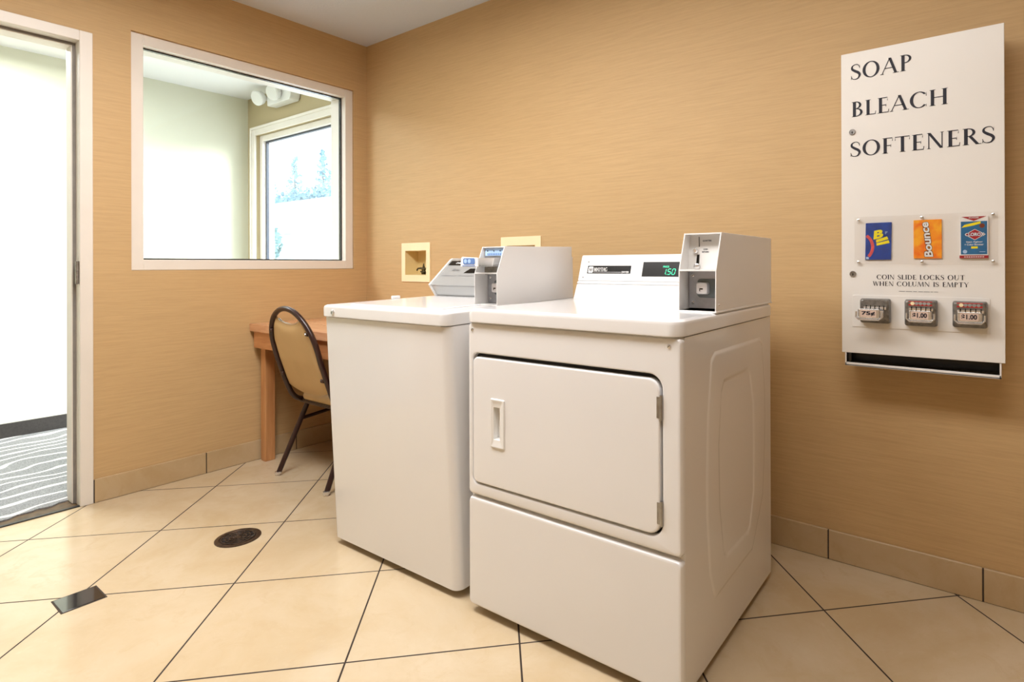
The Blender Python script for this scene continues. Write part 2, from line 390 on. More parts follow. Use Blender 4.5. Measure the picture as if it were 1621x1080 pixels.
def glyph(ch):
    if ch == 'S': return _sp([(.50, .76), (.42, .93), (.27, .975), (.10, .88), (.09, .70), (.25, .55), (.42, .43), (.50, .27), (.41, .07), (.24, .02), (.09, .08), (.03, .26)], [.03, .04, .045, .08, .13, .155, .155, .13, .08, .045, .04, .03]) + _tk(.515, .70, .97, 0) + _tk(.05, .03, .30, 0), .60
    if ch == 'O': return _arc(.46, .5, .46, .52, 0, 360, .165, TN, 48), .96
    if ch == 'A': return _d(.0, 0, .41, 1, .05) + _d(.68, 0, .36, 1.0, .15) + _h(.18, .64, .34) + _h(-.06, .12, 0, SF) + _h(.60, .91, 0, SF), .90
    if ch == 'P': return _v(.08) + _arc(.27, .745, .32, .255, -90, 90, .13) + _h(.2, .28, .955) + _h(.2, .28, .49), .64
    if ch == 'R': return _v(.08) + _arc(.27, .745, .31, .255, -90, 90, .13) + _h(.2, .28, .955) + _h(.2, .28, .49) + _d(.60, 0, .27, .51, .16) + _h(.60, .84, 0, SF), .80
    if ch == 'B': return _v(.08) + _arc(.27, .76, .27, .24, -90, 90, .125) + _arc(.27, .27, .34, .27, -90, 90, .135) + _h(.2, .28, .955) + _h(.2, .28, .50) + _h(.2, .28, 0), .68
    if ch == 'D': return _v(.08) + _arc(.30, .5, .50, .5, -90, 90, .145) + _h(.2, .31, .955) + _h(.2, .31, 0), .86
    if ch == 'L': return _v(.08) + _h(.2, .55, 0) + _tk(.56, 0, .22), .60
    if ch == 'E': return _v(.08) + _h(.2, .56, 0) + _h(.2, .52, .955) + _h(.2, .44, .48) + _tk(.58, 0, .22) + _tk(.54, .78, 1, 0) + _tk(.46, .40, .62, 0), .64
    if ch == 'F': return _v(.08) + _h(.2, .52, .955) + _h(.2, .44, .48) + _tk(.54, .78, 1, 0) + _tk(.46, .40, .62, 0), .58
    if ch == 'C': return _arc(.46, .5, .46, .52, 42, 318, .165, TN, 44) + _tk(.82, .70, .98, 0) + _tk(.82, .04, .24, 0), .88
    if ch == 'H': return _v(.08) + _v(.66) + _h(.2, .68, .48), .92
    if ch == 'T': return _v(.31, st=False) + _h(.02, .74, .955) + _tk(.045, .76, 1, -.01) + _tk(.75, .76, 1, 0), .78
    if ch == 'N': return _v(.10, .05) + _v(.72, .05, sb=False) + _d(.64, 0, .06, 1, .15), .90
    if ch == 'I': return _v(.08), .32
    if ch == 'K': return _v(.08) + _d(.20, .40, .60, 1, .05) + _d(.62, 0, .28, .55, .16) + _h(.52, .76, 1 - SF, SF) + _h(.60, .88, 0, SF), .84
    if ch == 'U': return _v(.08, y0=.32, sb=False) + _v(.68, .05, y0=.32, sb=False) + _arc(.405, .34, .325, .36, 180, 360, .10), .90
    if ch == 'W': return _d(.27, 0, .02, 1, .14) + _d(.29, 0, .52, 1, .05) + _d(.72, 0, .46, 1, .14) + _d(.76, 0, 1.02, 1, .05) + _h(-.05, .24, 1 - SF, SF) + _h(.94, 1.14, 1 - SF, SF), 1.12
    if ch == 'M': return _d(.02, 0, .16, 1, .05) + _d(.47, 0, .16, 1, .14) + _d(.50, 0, .84, 1, .05) + _d(.90, 0, .82, 1, .14) + _h(-.06, .14, 0, SF) + _h(.82, 1.12, 0, SF), 1.12
    if ch == 'Y': return _v(.31, y1=.5, st=False) + _d(.33, .45, .02, 1, .15) + _d(.38, .45, .68, 1, .05) + _h(-.05, .25, 1 - SF, SF) + _h(.60, .82, 1 - SF, SF), .78
    return [], .42
def serif(mb, text, x0, x1, z0, z1, y, m=None):
    polys = []; x = 0
    for ch in text:
        g, adv = glyph(ch); polys += [[(px + x, py) for px, py in q] for q in g]; x += adv + .06
    w = max(p[0] for q in polys for p in q)
    for q in polys: mb.face([(x0 + px / w * (x1 - x0), y, z0 + py * (z1 - z0)) for px, py in q], m)
def sans_polys(text, bold=0.0):
    cu = bpy.data.curves.new('t', 'FONT'); cu.body = text; cu.offset = bold; cu.resolution_u = 3
    o = bpy.data.objects.new('t', cu); COL.objects.link(o); bpy.context.view_layer.update()
    me = o.evaluated_get(bpy.context.evaluated_depsgraph_get()).to_mesh()
    V = [(v.co.x, v.co.y) for v in me.vertices]; F = [[V[i] for i in p.vertices] for p in me.polygons]
    o.to_mesh_clear(); bpy.data.objects.remove(o); bpy.data.curves.remove(cu); return F
def sans(mb, text, fn, bold=0.0, m=None, stretch=True):
    """fn maps (u,v) in 0..1 box of the text to a 3D point"""
    F = sans_polys(text, bold)
    if not F: return
    xs = [p[0] for f in F for p in f]; ys = [p[1] for f in F for p in f]; a, b, c, d = min(xs), max(xs), min(ys), max(ys)
    for f in F: mb.face([fn((x - a) / (b - a), (y - c) / (d - c)) for x, y in f], m)
def quadmap(p00, p10, p01):
    p00, p10, p01 = Vector(p00), Vector(p10), Vector(p01)
    return lambda u, v: p00 + (p10 - p00) * u + (p01 - p00) * v
def screw(mb, c, d, rad, m=None):
    mb.lathe(c, d, [(0, rad), (rad * .35, rad * .9), (rad * .55, rad * .45), (rad * .5, 0)], 14, m)
    c = Vector(c); d = Vector(d).normalized(); a = d.orthogonal().normalized(); b = d.cross(a); q = c + d * rad * .58
    mb.face([q + a * rad * .7 + b * rad * .1, q - a * rad * .7 + b * rad * .1, q - a * rad * .7 - b * rad * .08, q + a * rad * .7 - b * rad * .08], dark)

# ================================================================== THE ROOM
H = 2.4405; RX, RY = 4.7, -3.6; WT = 0.18
DY0, DY1, DZ = -2.33, -1.405, 2.03          # doorway clear opening
WY0, WY1, WZ0, WZ1 = -1.2195, -0.0865, 1.0262, 2.1402
HX, HH = -1.64, 2.385
structure(MB().box(-WT, RX, RY, 0.16, -0.12, 0), 'floor', floor_m)
structure(MB().box(-0.0, RX, RY, 0.16, H, H + 0.1), 'ceiling', ceil_m)
structure(MB().box(-WT, RX, 0, 0.16, 0, H), 'wall_back', wall_m)
structure(MB().box(RX, RX + 0.1, RY, 0.16, 0, H), 'wall_right', room_off)
structure(MB().box(-WT, RX + 0.1, RY - 0.1, RY, 0, H), 'wall_front', room_off)
# left wall with window and door openings, wallpapered in the room, painted in the corridor
wl = MB()
ys = [RY, DY0 - 0.02, DY1 + 0.02, WY0, WY1, 0.0]; zs = [0, WZ0, DZ + 0.02, WZ1, H + 0.1]
def wallbox(y0, y1, z0, z1):
    b = bmesh.new(); bmesh.ops.create_cube(b, size=1)
    for v in b.verts: v.co = Vector((-WT / 2 + v.co.x * WT, (y0 + y1) / 2 + v.co.y * (y1 - y0), (z0 + z1) / 2 + v.co.z * (z1 - z0)))
    i, j = wl.mi(wall_m), wl.mi(hall_w); vm = {v: wl.bm.verts.new(v.co) for v in b.verts}
    for f in b.faces:
        g = wl.bm.faces.new([vm[v] for v in f.verts]); g.material_index = j if f.normal.x < -0.5 or f.calc_center_median().x < -WT + 0.01 else i
    b.free()
wallbox(ys[0], ys[1], 0, H); wallbox(ys[1], ys[2], zs[2], H); wallbox(ys[2], ys[3], 0, H)
wallbox(ys[3], ys[4], 0, WZ0); wallbox(ys[3], ys[4], WZ1, H); wallbox(ys[4], 0.0, 0, H)
structure(wl, 'wall_left', wall_m)

# tiled skirting: separate ceramic pieces on a dark bed
def skirting(name, horiz, a0, a1, joints):
    mb = MB(); e = [a0] + joints + [a1]
    for p, q in zip(e, e[1:]):
        g = 0.0022
        if horiz: mb.box(p + g, q - g, -0.011, -0.0005, 0.001, 0.104, 0.0015, 1, m=base_m)
        else: mb.box(0.0005, 0.011, p + g, q - g, 0.001, 0.104, 0.0015, 1, m=base_m)
    if horiz: mb.box(a0, a1, -0.0085, -0.0003, 0.0, 0.1015, m=grout_m)
    else: mb.box(0.0003, 0.0085, a0, a1, 0.0, 0.1015, m=grout_m)
    structure(mb, name, base_m)
skirting('baseboard_back', True, 0.012, RX, [0.514, 0.965, 1.416, 1.867, 2.318, 2.7686, 3.2196, 3.671, 4.122, 4.573])
skirting('baseboard_left', False, -1.358, -0.001, [-0.9158, -0.459])

# ---- corridor
structure(MB().box(HX, -WT, -3.4, 0.02, -0.12, -0.004), 'floor_corridor', mat('corridor_slab', srgb(150, 140, 125), 0.8, var=(5, 0.9)))
cp = MB(); edge = []
N = 40
for i in range(N + 1):
    y = DY0 + (DY1 - DY0) * i / N
    t = i / N
    edge.append((-0.025 - 0.085 * max(0, (t - 0.45) / 0.55) ** 1.2 + 0.007 * sin(i * 2.1) + 0.005 * sin(i * 5.3), y))
top = [(HX + 0.014, -3.39), (-WT - 0.001, -3.39), (-WT - 0.001, DY0)] + edge + [(-WT - 0.001, DY1), (-WT - 0.001, 0.015), (HX + 0.014, 0.015)]
vt = [cp.bm.verts.new((x, y, 0.008)) for x, y in top]; vb = [cp.bm.verts.new((x, y, -0.003)) for x, y in top]
cp.bm.faces.new(vt); n_ = len(top)
for i in range(n_): cp.bm.faces.new((vt[i], vb[i], vb[(i + 1) % n_], vt[(i + 1) % n_]))
bmesh.ops.triangulate(cp.bm, faces=[f for f in cp.bm.faces if len(f.verts) > 4])
structure(cp, 'floor_corridor_carpet', carpet_m)
structure(MB().box(-WT, -0.002, DY0, DY1, 0.0003, 0.0022).box(-0.012, 0.006, DY0 - 0.02, DY1 + 0.02, 0.0, 0.005, 0.0015, 1, m=sill_m), 'trim_threshold', sill_br)
structure(MB().box(HX - 0.1, HX, -3.5, 0.12, -0.1, HH), 'wall_corridor_far', hall_w)
structure(MB().box(HX, -WT, -3.5, -3.4, -0.1, HH), 'wall_corridor_end', hall_w)
structure(MB().box(HX - 0.1, -WT, -3.5, 0.16, HH, HH + 0.1), 'ceiling_corridor', hall_c)
structure(MB().box(HX, HX + 0.012, -3.4, 0.02, 0, 0.094, 0.002, 1), 'baseboard_corridor', hallbase)
EX0, EX1, EZ0, EZ1 = -1.50, -0.28, 0.22, 2.08
we = MB(); y0e, y1e = 0.02, 0.16
we.box(HX, EX0, y0e, y1e, 0, HH).box(EX1, -WT + 0.0, y0e, y1e, 0, HH).box(EX0, EX1, y0e, y1e, EZ1, HH).box(EX0, EX1, y0e, y1e, 0, EZ0)
structure(we, 'wall_corridor_window', hall_e)
# exterior window: casing, sash, dark gasket, pane
def frame_xz(mb, x0, x1, z0, z1, w, ya, yb, m=None, bev=0.003):
    mb.box(x0, x0 + w, ya, yb, z0, z1, bev, 1, m=m).box(x1 - w, x1, ya, yb, z0, z1, bev, 1, m=m)
    mb.box(x0 + w, x1 - w, ya, yb, z1 - w, z1, bev, 1, m=m).box(x0 + w, x1 - w, ya, yb, z0, z0 + w, bev, 1, m=m)
mb = MB(); frame_xz(mb, EX0, EX1, EZ0, EZ1, 0.045, 0.045, 0.13); w2 = structure(mb, 'window_2', trim_w)
mb = MB(); frame_xz(mb, EX0 - 0.06, EX1 + 0.06, EZ0 - 0.06, EZ1 + 0.06, 0.062, 0.004, 0.0199); frame_xz(mb, EX0 - 0.06, EX1 + 0.06, EZ0 - 0.06, EZ1 + 0.06, 0.02, -0.006, 0.0199); mb.build('window_casing', trim_w, w2)
mb = MB(); frame_xz(mb, EX0 + 0.045, EX1 - 0.045, EZ0 + 0.045, EZ1 - 0.045, 0.012, 0.07, 0.09, bev=0); mb.build('gasket', mat('blue_black_gasket', (0.03, 0.045, 0.07), 0.5, var=(9, .8)), w2)
MB().box(EX0 + 0.05, EX1 - 0.05, 0.078, 0.083, EZ0 + 0.05, EZ1 - 0.05).build('window_pane', pane_m, w2, smooth=False)

# ---- interior window (window_1)
def frame_yz(mb, y0, y1, z0, z1, w, xa, xb, m=None, bev=0.002):
    mb.box(xa, xb, y0, y0 + w, z0, z1, bev, 1, m=m).box(xa, xb, y1 - w, y1, z0, z1, bev, 1, m=m)
    mb.box(xa, xb, y0 + w, y1 - w, z1 - w, z1, bev, 1, m=m).box(xa, xb, y0 + w, y1 - w, z0, z0 + w, bev, 1, m=m)
mb = MB(); g_ = 0.001; frame_yz(mb, WY0 + g_, WY1 - g_, WZ0 + g_, WZ1 - g_, 0.050, -0.175, -0.014); w1 = structure(mb, 'window_1', trim_w)
mb = MB(); frame_yz(mb, WY0 + 0.05, WY1 - 0.05, WZ0 + 0.05, WZ1 - 0.05, 0.008, -0.075, -0.055, bev=0); mb.build('gasket', black, w1)
MB().box(-0.069, -0.063, WY0 + 0.056, WY1 - 0.056, WZ0 + 0.056, WZ1 - 0.056).build('window_pane', pane_m, w1, smooth=False)

# ---- door frame with stops, weather strip and hinges
mb = MB()
cw = 0.045; ct = 0.012
for xa, xb in ((0.0005, ct), (-WT - ct, -WT - 0.0005)):
    mb.box(xa, xb, DY1, DY1 + cw, 0.0, DZ + cw, 0.002, 1); mb.box(xa, xb, DY0 - cw, DY0, 0.0, DZ + cw, 0.002, 1)
    mb.box(xa, xb, DY0, DY1, DZ, DZ + cw, 0.002, 1)
mb.box(-WT, 0.0, DY1, DY1 + 0.02, 0, DZ + 0.02); mb.box(-WT, 0.0, DY0 - 0.02, DY0, 0, DZ + 0.02); mb.box(-WT, 0.0, DY0, DY1, DZ, DZ + 0.02)
dr = structure(mb, 'door_1', trim_w)
mb = MB()
mb.box(-0.12, -0.052, DY1 - 0.014, DY1, 0.004, DZ, 0.002, 1); mb.box(-0.12, -0.052, DY0, DY0 + 0.014, 0.004, DZ, 0.002, 1); mb.box(-0.12, -0.052, DY0 + 0.014, DY1 - 0.014, DZ - 0.014, DZ, 0.002, 1)
mb.build('door_stop', trim_w, dr)
mb = MB(); mb.box(-0.052, -0.046, DY1 - 0.010, DY1 - 0.0005, 0.004, DZ - 0.001); mb.box(-0.052, -0.046, DY0 + 0.014, DY1 - 0.010, DZ - 0.010, DZ - 0.0005)
mb.build('weather_strip', mat('dark_grey_seal', (0.22, 0.20, 0.18), 0.7, var=(20, .8)), dr)
for hz in (1.02,):
    mb = MB(); mb.box(-0.034, -0.001, DY1 - 0.0035, DY1 + 0.0, hz - 0.05, hz + 0.05, 0.001, 1)
    for k in range(5): mb.cyl((0.001, DY1 - 0.007, hz - 0.05 + k * 0.02), (0.001, DY1 - 0.007, hz - 0.031 + k * 0.02), 0.0065, n=12)
    mb.build('strike_plate', steel, dr)

# ================================================================== CLOTHES DRYER
dryer = thing('clothes_dryer', (1.9495, -0.9547, 0), 'white coin-operated clothes dryer with front door, lit price display and embossed side', 'dryer', (0, 0, 0.014))
DW, DD = 0.703, 0.69
# cabinet sides with embossed outlines
cab = MB()
def resample(poly, n=72):
    c = [sum(p[0] for p in poly) / len(poly), sum(p[1] for p in poly) / len(poly)]; out = []
    for k in range(n):
        a = 2 * pi * (k + 0.5) / n; d = (cos(a), sin(a)); best = None
        for (x0, y0), (x1, y1) in zip(poly, poly[1:] + poly[:1]):
            ex, ey = x1 - x0, y1 - y0; den = d[0] * ey - d[1] * ex
            if abs(den) < 1e-9: continue
            t = ((x0 - c[0]) * ey - (y0 - c[1]) * ex) / den; u = ((x0 - c[0]) * d[1] - (y0 - c[1]) * d[0]) / den
            if t > 0 and -1e-6 <= u <= 1 + 1e-6 and (best is None or t > best): best = t
        out.append((c[0] + d[0] * best, c[1] + d[1] * best))
    return out, c
def inset(lp, c, d): 
    o = []
    for x, y in lp:
        L = sqrt((x - c[0]) ** 2 + (y - c[1]) ** 2); o.append((x - (x - c[0]) / L * d, y - (y - c[1]) / L * d))
    return o
outer_p = [(0.205, 0.816), (0.579, 0.814), (0.60, 0.79), (0.628, 0.64), (0.631, 0.55), (0.626, 0.464), (0.605, 0.313), (0.59, 0.29), (0.50, 0.177), (0.20, 0.171), (0.165, 0.25), (0.147, 0.40), (0.145, 0.50), (0.153, 0.652), (0.179, 0.80)]
inner_p = [(0.269, 0.727), (0.460, 0.730), (0.478, 0.715), (0.509, 0.62), (0.512, 0.50), (0.509, 0.352), (0.475, 0.262), (0.455, 0.25), (0.288, 0.252), (0.265, 0.265), (0.238, 0.40), (0.232, 0.566), (0.250, 0.70)]
lo, c = resample(outer_p); li, _c = resample([(x, z) for x, z in inner_p]); 
rect, _r = resample([(0.02, 0.025), (DD, 0.025), (DD, 0.8735), (0.02, 0.8735)])
def side(xs, sg):
    # re-sample all outlines about one centre
    def rs(poly):
        n = 96; out = []
        for k in range(n):
            a = 2 * pi * (k + 0.5) / n; d = (cos(a), sin(a)); best = 0
            for (x0, y0), (x1, y1) in zip(poly, poly[1:] + poly[:1]):
                ex, ey = x1 - x0, y1 - y0; den = d[0] * ey - d[1] * ex
                if abs(den) < 1e-9: continue
                t = ((x0 - C0[0]) * ey - (y0 - C0[1]) * ex) / den; u = ((x0 - C0[0]) * d[1] - (y0 - C0[1]) * d[0]) / den
                if t > 0 and -1e-6 <= u <= 1 + 1e-6: best = max(best, t)
            out.append((C0[0] + d[0] * best, C0[1] + d[1] * best))
        # snap nearest samples to true corners
        for p in poly:
            j = min(range(n), key=lambda q: (out[q][0] - p[0]) ** 2 + (out[q][1] - p[1]) ** 2); out[j] = p
        return out
    C0 = (0.37, 0.49)
    R_ = rs([(0.02, 0.025), (DD, 0.025), (DD, 0.8735), (0.02, 0.8735)]); O_ = rs(outer_p); I_ = rs(inner_p)
    P = lambda lp, h: [(xs + sg * h, v, z) for v, z in lp]
    h = 0.0026
    cab.loft([P(R_, 0), P(inset(O_, C0, -0.003), 0), P(O_, 0), P(inset(O_, C0, 0.004), h * .5), P(inset(O_, C0, 0.012), h), P(inset(I_, C0, -0.012), h), P(inset(I_, C0, -0.004), h * .5), P(I_, 0.0), P(inset(I_, C0, 0.004), 0.0)], None, False, True)
side(DW, 1); side(0.0, -1)
for (a, b, cc, d) in (((0, 0.02, 0.025), (DW, 0.02, 0.025), (DW, DD, 0.025), (0, DD, 0.025)), ((0, 0.02, 0.8735), (DW, 0.02, 0.8735), (DW, DD, 0.8735), (0, DD, 0.8735)), ((0, DD, 0.025), (DW, DD, 0.025), (DW, DD, 0.8735), (0, DD, 0.8735)), ((0, 0.02, 0.025), (DW, 0.02, 0.025), (DW, 0.02, 0.8735), (0, 0.02, 0.8735))):
    cab.face([a, b, cc, d])
cab.build('cabinet', enamel_side, dryer, ang=25, label='white side cabinet with embossed outlines')
# upper front panel with the door opening
DU0, DU1, DV0, DV1 = 0.019, 0.653, 0.393, 0.783
def P(L, y): return [(x, y, z) for x, z in L]
nn = 7
fo = lambda d, rr=0.012: rrect(0.0 + d, DW - d, 0.358 + d, 0.8735 - d, rr, nn)
ho = lambda d: rrect(DU0 - d, DU1 + d, DV0 - d, DV1 + d, (0.022 + d, 0.036 + d, 0.036 + d, 0.022 + d), nn)
mb = MB(); mb.loft([P(ho(0), 0.0195), P(ho(0), 0.005), P(ho(0.0015), 0.0018), P(ho(0.005), 0.0), P(fo(0.010), 0.0), P(fo(0.004), 0.002), P(fo(0.001), 0.006), P(fo(0.0), 0.0125), P(fo(0.0), 0.0195)], None, False, False)
mb.build('front_panel', enamel, dryer, ang=30)
MB().box(DU0 - 0.004, DU1 + 0.004, 0.0186, 0.0196, DV0 - 0.004, DV1 + 0.004).build('door_recess', dark, dryer, smooth=False)
# door with pocket handle
door = MB(); e0, e1, e2, e3 = DU0 + 0.003, DU1 - 0.005, DV0 + 0.005, DV1 - 0.011
do = lambda d: rrect(e0 + d, e1 - d, e2 + d, e3 - d, (0.018, 0.032, 0.032, 0.018), nn)
hh = lambda d, rr=0.003: rrect(0.106 - d, 0.132 + d, 0.541 - d, 0.632 + d, rr, nn)
door.loft([P(do(0), 0.0184), P(do(0), 0.004), P(do(0.0015), 0.0), P(do(0.005), -0.0022), P(rrect(0.098, 0.150, 0.516, 0.656, 0.004, nn), -0.0022)], None, True, False)
dd = door.build('door', enamel, dryer, ang=30)
hd = MB(); ho_ = lambda d, rr=0.004: rrect(0.097 + d, 0.152 - d, 0.515 + d, 0.657 - d, rr, nn)
hd.loft([P(ho_(0), 0.0), P(ho_(0), -0.004), P(ho_(0.002), -0.006), P(ho_(0.006), -0.0062), P(ho_(0.009), -0.0045), P(rrect(0.109, 0.134, 0.538, 0.633, 0.002, nn), -0.0038), P(rrect(0.110, 0.133, 0.540, 0.632, 0.002, nn), 0.0150)], None, False, True)
hd.build('handle', plastic_w, dd, ang=30, label='recessed white plastic door pull')
for z0, z1 in ((0.676, 0.735), (0.424, 0.483)):
    mb = MB(); mb.cyl((0.6515, -0.001, z0), (0.6515, -0.001, z1), 0.0042, n=12); mb.box(0.640, 0.6515, -0.0030, -0.0015, z0 + 0.004, z1 - 0.004)
    mb.build('hinge', steel, dryer, label='steel door hinge')
# lower front panel
lo_ = lambda d, rr=0.013: rrect(d, DW - d, 0.025 + d, 0.350 - d, rr, nn)
mb = MB(); mb.loft([P(lo_(0), 0.0195), P(lo_(0), 0.013), P(lo_(0.001), 0.007), P(lo_(0.004), 0.0022), P(lo_(0.010), 0.0)], None, True, True)
mb.build('lower_panel', enamel, dryer, ang=30)
for u in (0.02, 0.672):
    mb = MB(); screw(mb, (u, -0.0, 0.853), (0, -1, 0), 0.0055); mb.build('screw', chrome, dryer)
mb = MB()
for u in (0.07, 0.63):
    for v in (0.07, 0.62): mb = MB(); mb.cyl((u, v, 0.0), (u, v, 0.012), 0.018, m=rubber); mb.cyl((u, v, 0.012), (u, v, 0.0255), 0.008, m=steel); mb.build('foot', rubber, dryer)
# top
tl = lambda d: rrect(-0.003 + d, DW + 0.003 - d, -0.010 + d, DD + 0.004 - d, (0.034, 0.034, 0.01, 0.01), nn)
Pz = lambda L, z: [(x, y, z) for x, y in L]
mb = MB(); mb.loft([Pz(tl(0.004), 0.8745), Pz(tl(0.0008), 0.8765), Pz(tl(0), 0.880), Pz(tl(0), 0.9035), Pz(tl(0.002), 0.911), Pz(tl(0.007), 0.9155), Pz(tl(0.014), 0.917)], None, True, True)
mb.build('top', enamel, dryer, ang=30)
# console
con = [(0.532, 0.9172), (0.5553, 0.9720), (0.5595, 0.9728), (0.5600, 0.9750), (0.5568, 0.9758), (0.5590, 0.9828), (0.5650, 0.9836), (0.5655, 0.9862), (0.5628, 0.9872), (0.592, 1.078), (0.598, 1.083), (0.66, 1.075), (0.672, 1.065), (0.672, 0.9172)]
mb = MB(); mb.prism(con, 'x', 0.010, 0.592, 0.0006, seg=1); cons = mb.build('control_console', enamel, dryer, ang=25)
# points on the sloped fascia
def fas(u, z, off=0.0008):
    v = 0.563 + (z - 0.985) / (1.078 - 0.985) * 0.029
    return Vector((u, v - off, z - off * 0.3))
def fpoly(mb, pts, off, m=None): mb.face([fas(u, z, off) for u, z in pts], m)
mb = MB(); fpoly(mb, [(0.046, 1.0135), (0.236, 1.0135), (0.236, 1.043), (0.046, 1.043)], 0.0008); npl = mb.build('nameplate', black, cons, smooth=False, label='black nameplate with white maker lettering')
mb = MB()
mb.face([fas(*p, 0.0012) for p in rrect(0.050, 0.072, 1.0165, 1.040, 0.004, 4)], white_ink)
for k in range(4): fpoly(mb, [(0.0545 + k * .004, 1.021), (0.0562 + k * .004, 1.021), (0.0562 + k * .004, 1.0355), (0.0545 + k * .004, 1.0355)], 0.0016, black)
fpoly(mb, [(0.053, 1.0275), (0.069, 1.0275), (0.069, 1.029), (0.053, 1.029)], 0.0016, black)
def fmap(u0, u1, z0, z1, off=0.0014, sh=0.0): return lambda a, b: fas(u0 + (u1 - u0) * a + sh * b, z0 + (z1 - z0) * b, off)
serif_pl = MB()
polys = []; x = 0
for ch in 'MAYTAG':
    if ch == 'G': g, adv = _arc(.46, .5, .46, .52, 42, 330, .165, TN, 30) + _v(.72, .12, .05, .45, True, False), .92
    else: g, adv = glyph(ch)
    polys += [[(a + x, b) for a, b in q] for q in g]; x += adv + .02
wd = max(p[0] for q in polys for p in q)
for dx in (0, .0006, .0012):
    for q in polys: mb.face([fas(0.0755 + a / wd * 0.059 + dx, 1.0225 + b * 0.014, 0.0014) for a, b in q], white_ink)
fpoly(mb, [(0.075, 1.0185), (0.196, 1.0185), (0.196, 1.0195), (0.075, 1.0195)], 0.0014, white_ink)
sans(mb, 'DRYER', fmap(0.199, 0.230, 1.0165, 1.0225), 0.02, white_ink)
mb.build('lettering', white_ink, npl, smooth=False, recalc=False)
mb = MB(); fpoly(mb, [(0.284, 1.0015), (0.520, 1.0015), (0.520, 1.056), (0.284, 1.056)], 0.0008); disp = mb.build('display', black, cons, smooth=False, label='black display window lit with a green price')
SEG = {'1': 'bc', '5': 'afgcd', '0': 'abcdef'}
def seg7(mb, ch, u, z, w, h, t, sl):
    q = {'a': ((0, 1), (1, 1)), 'b': ((1, .5), (1, 1)), 'c': ((1, 0), (1, .5)), 'd': ((0, 0), (1, 0)), 'e': ((0, 0), (0, .5)), 'f': ((0, .5), (0, 1)), 'g': ((0, .5), (1, .5))}
    for s_ in SEG[ch]:
        (a, b), (c_, d_) = q[s_]; X = lambda a, b: (u + a * w + sl * b, z + b * h)
        p0, p1 = Vector(X(a, b)), Vector(X(c_, d_)); dr_ = (p1 - p0).normalized(); nr = Vector((-dr_.y, dr_.x)) * t / 2; p0 += dr_ * t * .35; p1 -= dr_ * t * .35
        fpoly(mb, [tuple(p0 - nr), tuple(p1 - nr), tuple(p1 + nr), tuple(p0 + nr)], 0.0014, green)
mb = MB(); seg7(mb, '1', 0.367, 1.0125, 0.009, 0.019, 0.0028, 0.003); fpoly(mb, [(0.379, 1.0115), (0.3815, 1.0115), (0.3815, 1.014), (0.379, 1.014)], 0.0014, green)
seg7(mb, '5', 0.384, 1.0125, 0.011, 0.019, 0.0028, 0.003); seg7(mb, '0', 0.4005, 1.0125, 0.011, 0.019, 0.0028, 0.003)
sans(mb, 'PRICE', fmap(0.365, 0.388, 1.036, 1.0425), 0.03, green); mb.build('digits', green, disp, smooth=False, recalc=False, label='glowing green digits')
for q in ((0.046, 1.0575), (0.031, 0.999)): mb = MB(); screw(mb, fas(*q, 0), (0, -1, 0.2), 0.0035); mb.build('screw', steel, cons)

# coin boxes (built the same way on both machines)
def coin_box(parent, x0, x1, yb, ym, yt, yk, zb, zm, zt, recess, flat_label):
    """x0..x1 wide, front edge y at bottom yb, mid ym, top yt, back yk"""
    t = 0.0035
    root = MB()
    prof = [(yb, zb), (ym, zm), (yt, zt), (yk, zt), (yk, zb)]
    for xa, xb in ((x0, x0 + t), (x1 - t, x1)): root.prism(prof, 'x', xa, xb, 0.0008, seg=1)
    root.box(x0 + t, x1 - t, yt, yk, zt - t, zt); root.box(x0 + t, x1 - t, yk - t, yk, zb, zt - t)
    root.box(x0 + t, x1 - t, yb + 0.002, recess + 0.02, zb, zb + t); root.box(x0 + t, x1 - t, ym + 0.001, recess + 0.015, zm - 0.002, zm + 0.0025)
    cb = root.build('coin_box', box_w, parent, ang=30)
    # upper face plate (slightly tilted) and lower lock plate
    return cb
zt0 = 0.918
cb = coin_box(dryer, 0.5935, 0.703, 0.216, 0.219, 0.257, 0.703, zt0, 1.030, 1.133, 0.285, True)
mb = MB(); mb.face([(0.597, 0.272, 1.032), (0.6995, 0.272, 1.032), (0.6995, 0.288, 1.1295), (0.597, 0.288, 1.1295)]); mb.face([(0.597, 0.290, 1.032), (0.6995, 0.290, 1.032), (0.6995, 0.292, 1.1295), (0.597, 0.292, 1.1295)])
up_ = mb.build('upper_plate', mat('white_coin_plate', (0.70, 0.69, 0.67), 0.35, var=(10, .95)), cb, smooth=False)
def upl(u, z, off=0.0006): return Vector((u, 0.272 + (z - 1.032) / 0.0975 * 0.016 - off, z))
mb = MB()
mb.face([upl(0.6265, 1.096), upl(0.6290, 1.096), upl(0.6265, 1.124), upl(0.6245, 1.124)], black)
mb.face([upl(0.6215, 1.041), upl(0.6305, 1.041), upl(0.6300, 1.074), upl(0.6220, 1.074)], black)
sans(mb, 'QUARTERS', lambda a, b: upl(0.637 + 0.026 * a, 1.1095 + 0.0055 * b), 0.03, ink)
sans(mb, 'COIN', lambda a, b: upl(0.6405 + 0.013 * a, 1.0865 + 0.004 * b), 0.03, ink)
sans(mb, 'RETURN', lambda a, b: upl(0.637 + 0.020 * a, 1.079 + 0.0042 * b), 0.03, ink)
mb.build('slot_and_lettering', black, up_, smooth=False, recalc=False)
mb = MB(); mb.lathe((0.6185, 0.277, 1.0845), (0, -1, 0), [(0, .0075), (.004, .0075), (.007, .005), (.0075, 0)], 18, chrome); lever_b = MB(); lever_b.lathe((0.626, 0.272, 1.041), (0, -1, -.2), [(0, .009), (.006, .009), (.009, .006), (.010, 0)], 18, chrome)
lever_b.build('return_cup', chrome, up_); mb.build('return_button', chrome, up_)
nickel = mat('satin_nickel', (0.74, 0.74, 0.76), 0.35, metal=0.35, var=(20, .92))
